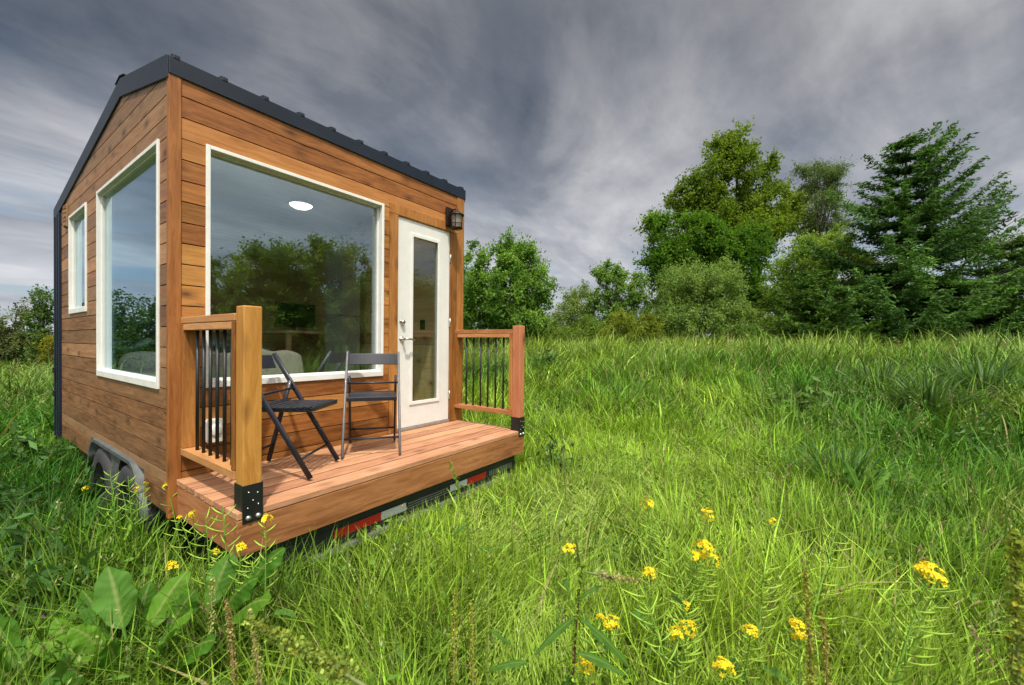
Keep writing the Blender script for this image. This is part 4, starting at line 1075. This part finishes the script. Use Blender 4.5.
def flower_head(c, rad, nfl, parent, off, axis=(0, 0, 1)):
    """dome of four-petalled yellow flowers with a few buds on top"""
    V, C, Q = [], [], []; ax = unit(np.array(axis, float))
    rad *= 1.12
    for q in range(int(nfl*1.9)):
        d = unit(rng.normal(size=3)+ax*.7); p = c + d*rad*rng.uniform(.55, 1.0)*np.array([1, 1, .8])
        nn = unit(d+ax*.5+rng.normal(size=3)*.2); a = unit(np.cross(nn, rng.normal(size=3))); b = np.cross(nn, a); s = rng.uniform(.0075, .0115)
        for e in range(4):
            t = e*math.pi/2; u1 = a*math.cos(t)+b*math.sin(t); v1 = np.cross(nn, u1)
            i = len(V); V += [p, p+u1*s*.62+v1*s*.42+nn*s*.15, p+u1*s*1.1+nn*s*.05, p+u1*s*.62-v1*s*.42+nn*s*.15]
            C += [YEL*np.array((.85, .78, 1))]+[YEL*rng.uniform(.85, 1.08)]*3; Q.append((i, i+1, i+2, i+3))
    for q in range(6):
        p = c + ax*rad*.75 + rng.normal(size=3)*rad*.22; a = unit(rng.normal(size=3)); b = unit(np.cross(a, rng.normal(size=3))); s = .0045
        i = len(V); V += [p-a*s, p+b*s*.6, p+a*s, p-b*s*.6]; C += [np.array((.45, .45, .05))]*4; Q.append((i, i+1, i+2, i+3))
    return fast_mesh('flower_head', np.array(V)-np.array(off), np.array(Q), None, np.array(C), MAT['petal'], parent)
def mustard(heads, pods, label, group='yellow flowering mustard plants', lean=None, leafy=4, pod_len=.080, sc=1.0, bare=0):
    """heads: list of (u, v, depth, radius_m, flowers); first one ends the main stem"""
    tops = [at(*h[:3]) for h in heads]; t0 = tops[0]
    gx, gy = (t0[0], t0[1]) if lean is None else (t0[0]+lean[0], t0[1]+lean[1])
    base = np.array([gx, gy, float(ground(gx, gy))-.01])
    root = thing('mustard_plant', tuple(base), label, 'wildflower', group)
    st = LM(); fo_ = LM(); g_ = np.array((.13, .26, .035)); pods = int(pods*1.6)
    main = bez(base, base*.45+t0*.55+np.array([0, 0, .12]), t0, 14); st.rod(main, np.linspace(.0050, .0018, 14)*sc, g_)
    stems = [main]
    for t in tops[1:]:
        a = main[5]; s_ = bez(a, a*.5+t*.5+np.array([0, 0, .02]), t, 10); st.rod(s_, np.linspace(.0032, .0015, 10)*sc, g_); stems.append(s_)
    for s_ in stems:
        n_ = pods; L_ = np.linalg.norm(s_[-1]-s_[0])
        for q in range(n_):
            e = .42+.50*q/max(1, n_-1); i = e*(len(s_)-1); j = int(i); p = s_[j]*(1-(i-j))+s_[min(j+1, len(s_)-1)]*(i-j)
            tn = unit(s_[min(j+1, len(s_)-1)]-s_[max(j-1, 0)]); an = q*2.4+rng.normal(0, .3)
            a = unit(np.cross(tn, np.array([.2, .9, .1]))); b = np.cross(tn, a); d = a*math.cos(an)+b*math.sin(an); l = pod_len*rng.uniform(.7, 1.15)*(1.12-.4*e)
            st.rod(bez(p, p+d*l*.55+tn*l*.14, p+d*l*.90+tn*l*.55, 6), np.array([.0012, .0020, .0032, .0034, .0025, .0007])*sc, np.array((.28, .44, .055))*rng.uniform(.8, 1.15), 4)
    for q in range(leafy):
        i = int(2+q*1.7) % 9; p = main[i]; an = q*2.2+rng.uniform(0, 1); d = np.array([math.cos(an), math.sin(an), .25]); l = .13*rng.uniform(.6, 1.1)
        e_ = bez(p, p+d*l*.6+np.array([0, 0, l*.15]), p+d*l-np.array([0, 0, l*.25]), 7); fo_ = LM(); fo_.strip(e_, np.array([.1, .5, .9, 1, .8, .5, .05])*l*.30, np.array([-d[1], d[0], 0]), np.array((.075, .175, .03))*rng.uniform(.8, 1.2), .12, .06); fo_.build('leaf', MAT['dock'], root, base)
    st.build('stem', MAT['stem'], root, base); 
    for h, t in zip(heads, tops):
        if h[3] > 0: flower_head(t, h[3], h[4], root, base)
    return root
MUS = [
 ([(647, 504, 2.2, .034, 12)], 6, 'single small mustard head standing farthest back above the pods'),
 ([(709, 515, 2.0, .036, 12)], 8, 'loose mustard head just above the big double flower cluster'),
 ([(569, 549, 1.9, .032, 13)], 6, 'compact mustard head beside the dark dock stalk top'),
 ([(703, 548, 1.6, .034, 18), (712, 560, 1.62, .030, 12), (697, 557, 1.6, .024, 9)], 16, 'tallest mustard with a large double yellow cluster and many long pods'),
 ([(651, 573, 1.65, .030, 13)], 8, 'mustard head between the large cluster and the dock stalk'),
 ([(610, 623, 1.5, .030, 11), (600, 618, 1.5, .014, 5)], 6, 'mustard head low beside the long green dock leaf'),
 ([(688, 628, 1.42, .030, 16), (676, 634, 1.40, .024, 10), (686, 605, 1.5, .012, 4)], 12, 'wide mustard cluster in two clumps near the front'),
 ([(751, 632, 1.40, .026, 9)], 12, 'small mustard head next to the pod stems in front'),
 ([(799, 630, 1.35, .034, 15)], 10, 'mustard head beside the rusty seed stalk'),
 ([(723, 668, 1.3, .032, 14)], 8, 'lowest mustard head under the wide two clump cluster'),
 ([(587, 668, 1.3, .034, 15)], 4, 'front mustard head at the foot of the dark dock stalk'),
 ([(772, 521, 2.3, .020, 6)], 8, 'tiny mustard tip on a tall thin pod stem'),
 ([(172, 566, 2.0, .026, 10)], 3, 'mustard head rising over the broad dock leaves'),
 ([(171, 600, 1.8, .018, 7)], 2, 'small mustard head lower between two dock leaves'),
 ([(241, 547, 1.85, .022, 9), (216, 552, 1.88, .018, 6)], 8, 'mustard pair by the lower front corner of the deck'),
 ([(266, 519, 1.80, .022, 9), (250, 560, 1.8, .0, 0)], 12, 'mustard head just below the black post bracket'),
 ([(193, 514, 2.15, .020, 8), (180, 517, 2.2, .010, 4)], 6, 'mustard tips against the left end of the deck'),
 ([(137, 489, 2.7, .020, 7), (145, 484, 2.75, .014, 5)], 6, 'mustard tips in front of the near wheel'),
 ([(167, 486, 2.55, .018, 6)], 4, 'single mustard tip against the cedar corner'),
 ([(86, 488, 3.0, .018, 6)], 3, 'lone mustard tip left of the far wheel'),
]
for h, p_, lb in MUS:
    mustard(h, p_, lb, lean=(rng.normal(0, .07), rng.normal(0, .07)), leafy=4 if h[0][2] < 2 else 2)
mustard([(930, 572, 1.25, .032, 18), (938, 580, 1.26, .020, 8)], 16, 'mustard leaning far over to the right with a flat topped head', lean=tuple((at(846, 690, 1.15)-at(930, 572, 1.25))[:2]), leafy=1)
# pod-bearing stems gone over
for (u0, v0, d0, u1, v1, d1, npod, lb) in ((655, 520, 1.7, 735, 690, 1.4, 22, 'arching pod stem sweeping down from the farthest mustard head'), (840, 520, 1.9, 770, 690, 1.35, 20, 'upright pod stem right of the wide mustard cluster'),
        (640, 580, 1.4, 715, 700, 1.2, 18, 'pod stem bending left across the dock leaf'), (900, 590, 1.3, 850, 700, 1.15, 16, 'thin pod stem beneath the leaning mustard'), (765, 560, 1.8, 752, 690, 1.5, 18, 'straight pod stem behind the small mustard head'),
        (222, 505, 1.9, 235, 570, 1.85, 12, 'yellowing pod stem in front of the deck end boards'), (205, 512, 2.0, 215, 580, 1.95, 10, 'yellowing pod stem at the deck end nearest the corner'), (110, 470, 2.6, 125, 520, 2.5, 12, 'feathery pod stem in front of the tandem wheels'), (128, 476, 2.6, 140, 520, 2.5, 10, 'feathery pod stem beside the fender tail'),
        (500, 470, 2.9, 520, 520, 2.8, 10, 'pod stem leaning on the far end of the deck'), (690, 430, 3.6, 640, 480, 3.4, 14, 'pale pod stem far out in the meadow'), (635, 435, 3.6, 640, 480, 3.4, 14, 'pale upright pod stem far out in the meadow'), (605, 440, 3.4, 622, 480, 3.3, 12, 'pale pod stem leaning left far out in the meadow')):
    b = at(u1, v1, d1); t = at(u0, v0, d0); ln = (b-t)[:2]
    if d0 > 2.4: ln = ln*.6
    mustard([(u0, v0, d0, .0, 0)], npod, lb, 'mustard stems carrying seed pods', lean=tuple(ln), leafy=0, pod_len=.095)

def dock_leaf(lm, base, tip, width, sag, tint, side=None, n=40, petiole=.14, cols=12):
    """broad blade: folded along the midrib, herringbone ribs, uneven rippled rim"""
    base, tip = np.array(base, float), np.array(tip, float); ln = tip-base
    sp = bez(base, (base+tip)/2 + np.array([0, 0, sag]), tip, n)
    if side is None: side = unit(np.cross(ln, np.array([0, 0, 1.0])))
    t = np.linspace(0, 1, n); e = np.clip((t-petiole)/(1-petiole), 0, 1)
    wd = width*(np.sqrt(e)*np.clip(1-e**2.2, 0, 1)**.8*1.35) + .007*(e <= .001) + .003
    tan = unit(np.gradient(sp, axis=0)); nr = unit(np.cross(tan, side)); ks = np.linspace(-1, 1, cols+1); ph = rng.uniform(0, 6, 4)
    tint = np.array(tint); mid = tint*.6+np.array((.12, .11, .04))
    for i in range(n):
        for kq in ks:
            rib = math.sin((t[i]*9 - abs(kq)*1.6)*2*math.pi); rip = math.sin(t[i]*21+ph[0]+(ph[1] if kq > 0 else 0))*abs(kq)**2
            w_ = 1 + .07*math.sin(t[i]*17+ph[2]+(2 if kq > 0 else 0))*(abs(kq) > .9)
            h = wd[i]*(.24*abs(kq) + .018*rib*(abs(kq) > .05) + .085*rip + .09*math.sin(t[i]*6+ph[3])*kq)
            lm.V.append(sp[i]+side*wd[i]*.5*kq*w_+nr[i]*h)
            lm.C.append(mid if abs(kq) < .01 else tint*(1+.035*rib+.08*math.sin(t[i]*7+ph[0]*kq)))
    c = cols+1
    for i in range(n-1):
        for q in range(cols): a = lm.n+i*c+q; lm.Q.append((a, a+1, a+c+1, a+c))
    lm.n += n*c
def dock_plant(ctr, leaves, label, group='docks with broad leaves'):
    base = np.array([ctr[0], ctr[1], float(ground(ctr[0], ctr[1]))]); root = thing('dock_plant', tuple(base), label, 'wild plant', group)
    for (u0, v0, d0, u1, v1, d1, w_, sag, ti) in leaves:
        lm = LM(); a = at(u0, v0, d0); b = at(u1, v1, d1); L = np.linalg.norm(b-a)
        # leaves facing the standpoint or the sky, never a flat card: the blade arches and its rims wave
        ln = b-a; vis = unit(CAM-(a+b)/2); side = unit(np.cross(ln, unit(vis*.6+np.array([0, 0, 1])*.75)))
        dock_leaf(lm, a, b, w_*1.5, sag, np.array(ti)*rng.uniform(.92, 1.08), side=side); o = lm.build('leaf', MAT['dock'], root, base)
    return root
LG, LD, LB2 = (.090, .210, .016), (.048, .140, .010), (.070, .175, .022)
dock_plant(at(135, 660, 1.72), [(126, 640, 1.62, 108, 566, 1.72, .105, .03, LB2), (140, 645, 1.65, 188, 570, 1.85, .085, .05, LG), (160, 650, 1.65, 196, 590, 1.72, .075, .06, LD), (150, 655, 1.6, 192, 612, 1.55, .075, .06, LG), (72, 655, 1.6, 55, 618, 1.68, .06, .03, LG), (95, 690, 1.4, 35, 690, 1.3, .07, .14, LD), (100, 650, 1.7, 38, 618, 1.8, .07, .10, LD), (110, 660, 1.55, 70, 628, 1.5, .07, .05, LG), (120, 680, 1.45, 108, 645, 1.4, .06, .05, LD), (165, 680, 1.5, 215, 640, 1.45, .07, .07, LD), (118, 648, 1.66, 82, 590, 1.80, .075, .04, LD), (130, 650, 1.70, 150, 582, 1.82, .08, .04, LD), (90, 665, 1.55, 30, 645, 1.55, .07, .08, LG), (150, 670, 1.5, 170, 632, 1.42, .065, .06, LB2), (80, 690, 1.4, 60, 660, 1.32, .055, .06, LB2)], 'dock with one tall upright blade and a fan of broad leaves')
dock_plant(at(215, 630, 1.78), [(205, 620, 1.75, 232, 552, 1.88, .09, .05, LB2), (215, 625, 1.75, 258, 578, 1.72, .085, .08, LD), (222, 632, 1.7, 270, 600, 1.58, .08, .08, LG), (240, 600, 1.75, 285, 548, 1.80, .075, .06, LD)], 'dock with leaves spreading under the front corner of the deck')
dock_plant(at(20, 680, 1.55), [(20, 680, 1.5, -15, 610, 1.65, .075, .06, LD), (30, 690, 1.5, 28, 635, 1.6, .06, .04, LB2), (10, 690, 1.45, -20, 655, 1.4, .07, .08, LD), (45, 690, 1.45, 90, 660, 1.4, .05, .06, LG)], 'dock half cut off at the lower left edge')
dock_plant(at(865, 500, 3.6), [(865, 500, 3.55, 838, 478, 3.65, .06, .08, LG), (868, 500, 3.6, 890, 472, 3.65, .05, .06, LG), (868, 500, 3.5, 893, 492, 3.4, .05, .08, LD), (862, 500, 3.5, 845, 462, 3.6, .07, .05, LD)], 'dock with pale leaves beside the dark sedge clump')
# dock flower stalks
def dock_stalk(u0, v0, d0, u1, v1, d1, label, seeds, rs, cseed, cstem, leaves=(), f0=.35, rstem=.006, ground_=True, bend=.05):
    top, b = at(u0, v0, d0), at(u1, v1, d1)
    base = np.array([b[0], b[1], float(ground(b[0], b[1]))]) if ground_ else b
    root = thing('dock_stalk', tuple(base), label, 'wild plant', 'dock stalks in seed')
    n = 16; sd = unit(np.cross(top-base, np.array([.1, .2, 1.0])))
    sp = bez(base, (b if ground_ else (base+top)/2)+sd*bend*.3, top, n); lm = LM(); lm.rod(sp, np.linspace(rstem, .0018, n), np.array(cstem), 6); lm.build('stem', MAT['stem'], root, base)
    seeds = int(seeds*3.2); e = np.sort(rng.uniform(f0, 1, seeds)); e = np.clip(np.round(e*34)/34+rng.normal(0, .008, seeds), 0, 1); i = e*(n-1); j = np.minimum(i.astype(int), n-2); fr = (i-j)[:, None]
    P = sp[j]*(1-fr)+sp[j+1]*fr + rng.normal(size=(seeds, 3))*rs*(1.15-.75*(e-f0)/(1-f0))[:, None]*.6
    T = np.array(cseed)*np.exp(rng.normal(0, .3, (seeds, 1)))*np.where(rng.uniform(size=(seeds, 1)) < .14, np.array((1.2, .85, .6)), 1.0)
    leaves_mesh('seed_head', P, np.full(seeds, .0085), T, MAT['dock'], root, base, .1, .8)
    for (f_, du, dv, L, w_) in leaves:
        lm = LM(); a = sp[int(f_*(n-1))]; q = R2*du-U2*dv; q = unit(q+FW*rng.uniform(-.2, .2)); dock_leaf(lm, a, a+q*L, w_, L*.12, np.array(LB2)*.9, petiole=.08, side=unit(np.cross(q, unit(CAM-a)*.7+np.array([0, 0, .7])))); lm.build('leaf', MAT['dock'], root, base)
    return root
SG, SR, SB = (.15, .26, .022), (.22, .25, .03), (.22, .22, .035)
dock_stalk(582, 566, 1.30, 570, 690, 1.22, 'dark red dock stalk with drooping leaves in the foreground', 160, .016, SG, (.075, .030, .022), [(.80, -.6, .5, .17, .026), (.84, .8, .75, .22, .026), (.62, -.35, .9, .20, .030), (.72, .75, .35, .17, .030), (.9, .9, -.5, .08, .014), (.5, -1, .35, .22, .04), (.55, .4, .9, .16, .03)], f0=.55, rstem=.0075)
dock_stalk(640, 580, 1.22, 585, 572, 1.30, 'pale seed spike nodding from the dark red stalk', 90, .011, (.30, .30, .12), (.16, .2, .06), f0=.3, ground_=False, rstem=.003)
dock_stalk(805, 570, 1.28, 815, 690, 1.15, 'rusty seed stalk standing beside the front mustard heads', 300, .015, SR, (.20, .16, .07), f0=.3, bend=.02)
dock_stalk(822, 612, 1.25, 832, 690, 1.15, 'shorter rusty seed stalk right of the taller one', 180, .014, SB, (.20, .16, .07), f0=.3, bend=.02)
dock_stalk(1016, 535, .72, 1022, 700, .66, 'blurred seed stalk close up at the right edge', 420, .017, (.21, .27, .035), (.16, .2, .06), f0=.25, bend=.02)
dock_stalk(246, 622, .84, 385, 700, .72, 'close seed spike leaning in across the bottom of the grass', 420, .015, (.20, .27, .045), (.17, .2, .07), f0=.25, ground_=False, bend=.06, rstem=.004)
dock_stalk(488, 505, 1.75, 486, 690, 1.4, 'tall green dock stalk below the far half of the deck', 220, .013, SG, (.16, .2, .05), [(.5, .9, -.3, .15, .03), (.42, -.8, .4, .15, .03), (.6, .7, .6, .11, .02)], f0=.25)
dock_stalk(455, 590, 1.5, 452, 690, 1.35, 'yellowing dock stalk left of the tall green one', 240, .016, SR, (.2, .2, .06), f0=.15)
dock_stalk(471, 600, 1.45, 474, 690, 1.32, 'short yellowing dock stalk close beside the tall green one', 200, .015, SR, (.2, .2, .06), f0=.15)
dock_stalk(450, 462, 2.35, 478, 540, 2.2, 'pointed seed stalk crossing the deck fascia', 170, .014, SG, (.16, .2, .06), [(.5, .9, .1, .14, .02), (.6, -.7, .5, .10, .02)], f0=.5)
dock_stalk(212, 576, 1.62, 205, 690, 1.45, 'green seed stalk among the broad dock leaves', 200, .015, (.24, .27, .08), (.16, .2, .06), f0=.3)
dock_stalk(226, 600, 1.55, 235, 690, 1.4, 'reddish seed stalk right of the broad dock leaves', 240, .016, (.25, .22, .07), (.2, .13, .06), f0=.3)
dock_stalk(250, 612, 1.35, 262, 700, 1.2, 'leaning seed stalk in the lower left grass', 220, .015, (.22, .23, .07), (.18, .15, .06), f0=.3)
dock_stalk(562, 430, 3.3, 566, 500, 3.1, 'dark seed stalk in the shade past the deck end', 150, .018, (.15, .19, .06), (.12, .16, .05), [(.3, .8, .3, .2, .04), (.35, -.8, .3, .2, .04)], f0=.4)

def leafy_weed(u, v, D, h, spread, nl, leaf, tint, label, asp=.32, up=.6):
    c = at(u, v, D); base = np.array([c[0], c[1], float(ground(c[0], c[1]))]); root = thing('leafy_weed', tuple(base), label, 'wild plant', 'bushy weeds in the meadow')
    lm = LM(); P, A_ = [], []
    for q in range(16):
        d = unit(rng.normal(size=3)*np.array([1, 1, 0])+np.array([0, 0, .9])); t = base+d*np.array([spread, spread, h])*rng.uniform(.7, 1.1); s_ = bez(base, base+np.array([0, 0, h*.5]), t, 6); lm.rod(s_, np.linspace(.006, .002, 6), np.array(tint)*.9, 4)
        e = rng.uniform(.25, 1, nl//16)[:, None]; P.append((1-e)**2*base+2*e*(1-e)*(base+np.array([0, 0, h*.5]))+e*e*t+rng.normal(size=(len(e), 3))*.05); A_.append(unit(rng.normal(size=(len(e), 3))+d*.5))
    P = np.concatenate(P); A_ = np.concatenate(A_)
    lm.build('stem', MAT['stem'], root, base)
    leaves_mesh('foliage', P, leaf, np.array(tint)*np.exp(rng.normal(0, .22, (len(P), 1))), MAT['dock'], root, base, up, asp, axis=A_*1.5)
    return root
leafy_weed(797, 408, 6.5, .85, .50, 420, .17, (.11, .20, .045), 'bushy bright green weed in the middle of the meadow')
leafy_weed(548, 352, 11, .9, .5, 300, .2, (.10, .19, .04), 'round bright weed in the grass under the leafy tree')
leafy_weed(555, 420, 4.2, .62, .3, 260, .10, (.05, .11, .03), 'dark leafy weed just past the right end of the deck')
leafy_weed(20, 560, 2.2, .62, .30, 420, .10, (.05, .12, .030), 'dark leafy weed at the left edge near the wheels')
leafy_weed(-5, 500, 2.9, .62, .35, 380, .12, (.05, .12, .030), 'dark leafy weed at the left edge farther back')
leafy_weed(60, 590, 2.0, .55, .26, 420, .085, (.045, .12, .022), 'dark leafy weed above the broad dock leaves')
leafy_weed(35, 450, 4.0, .75, .4, 380, .12, (.055, .13, .028), 'dark leafy weed below the black steel corner')
leafy_weed(300, 640, 1.5, .38, .2, 260, .06, (.06, .15, .022), 'low leafy weed beside the close seed spike')
leafy_weed(965, 470, 5.0, .65, .35, 300, .12, (.07, .15, .035), 'leafy weed half hidden in the dark grass on the right')
def sedge(u, v, D, h, n, wd, tint, label):
    c = at(u, v, D); base = np.array([c[0], c[1], float(ground(c[0], c[1]))])
    x = base[0]+rng.normal(0, .09, n); y = base[1]+rng.normal(0, .09, n); az = np.arctan2(y-base[1], x-base[0])+rng.normal(0, .4, n)
    V, Q, T, CC = blades(x, y, h*rng.uniform(.6, 1.2, n), wd*rng.uniform(.7, 1.3, n), rng.uniform(.15, .95, n), az, np.array(tint)*np.exp(rng.normal(0, .2, (n, 1))), None, .10)
    o = fast_mesh('sedge_clump', V-base, Q, T, CC, MAT['grass']); o.location = tuple(base); return tag(o, label, 'grass clump', 'sedge clumps in the meadow')
sedge(845, 480, 4.0, .80, 170, .020, (.06, .14, .035), 'dark blue green sedge clump beside the pale dock leaves')
sedge(930, 405, 6.2, 1.05, 240, .026, (.075, .145, .04), 'large arching sedge clump on the rise to the right')
sedge(985, 400, 6.6, 1.1, 260, .028, (.07, .14, .045), 'large arching sedge clump nearest the right edge')
sedge(880, 392, 7.2, 1.0, 200, .026, (.085, .15, .045), 'arching sedge clump before the fir')
sedge(40, 520, 2.6, .62, 130, .014, (.045, .11, .025), 'dark grass clump at the left of the wheels')
sedge(330, 575, 1.95, .40, 150, .008, (.07, .16, .022), 'deep green grass clump under the red reflector')
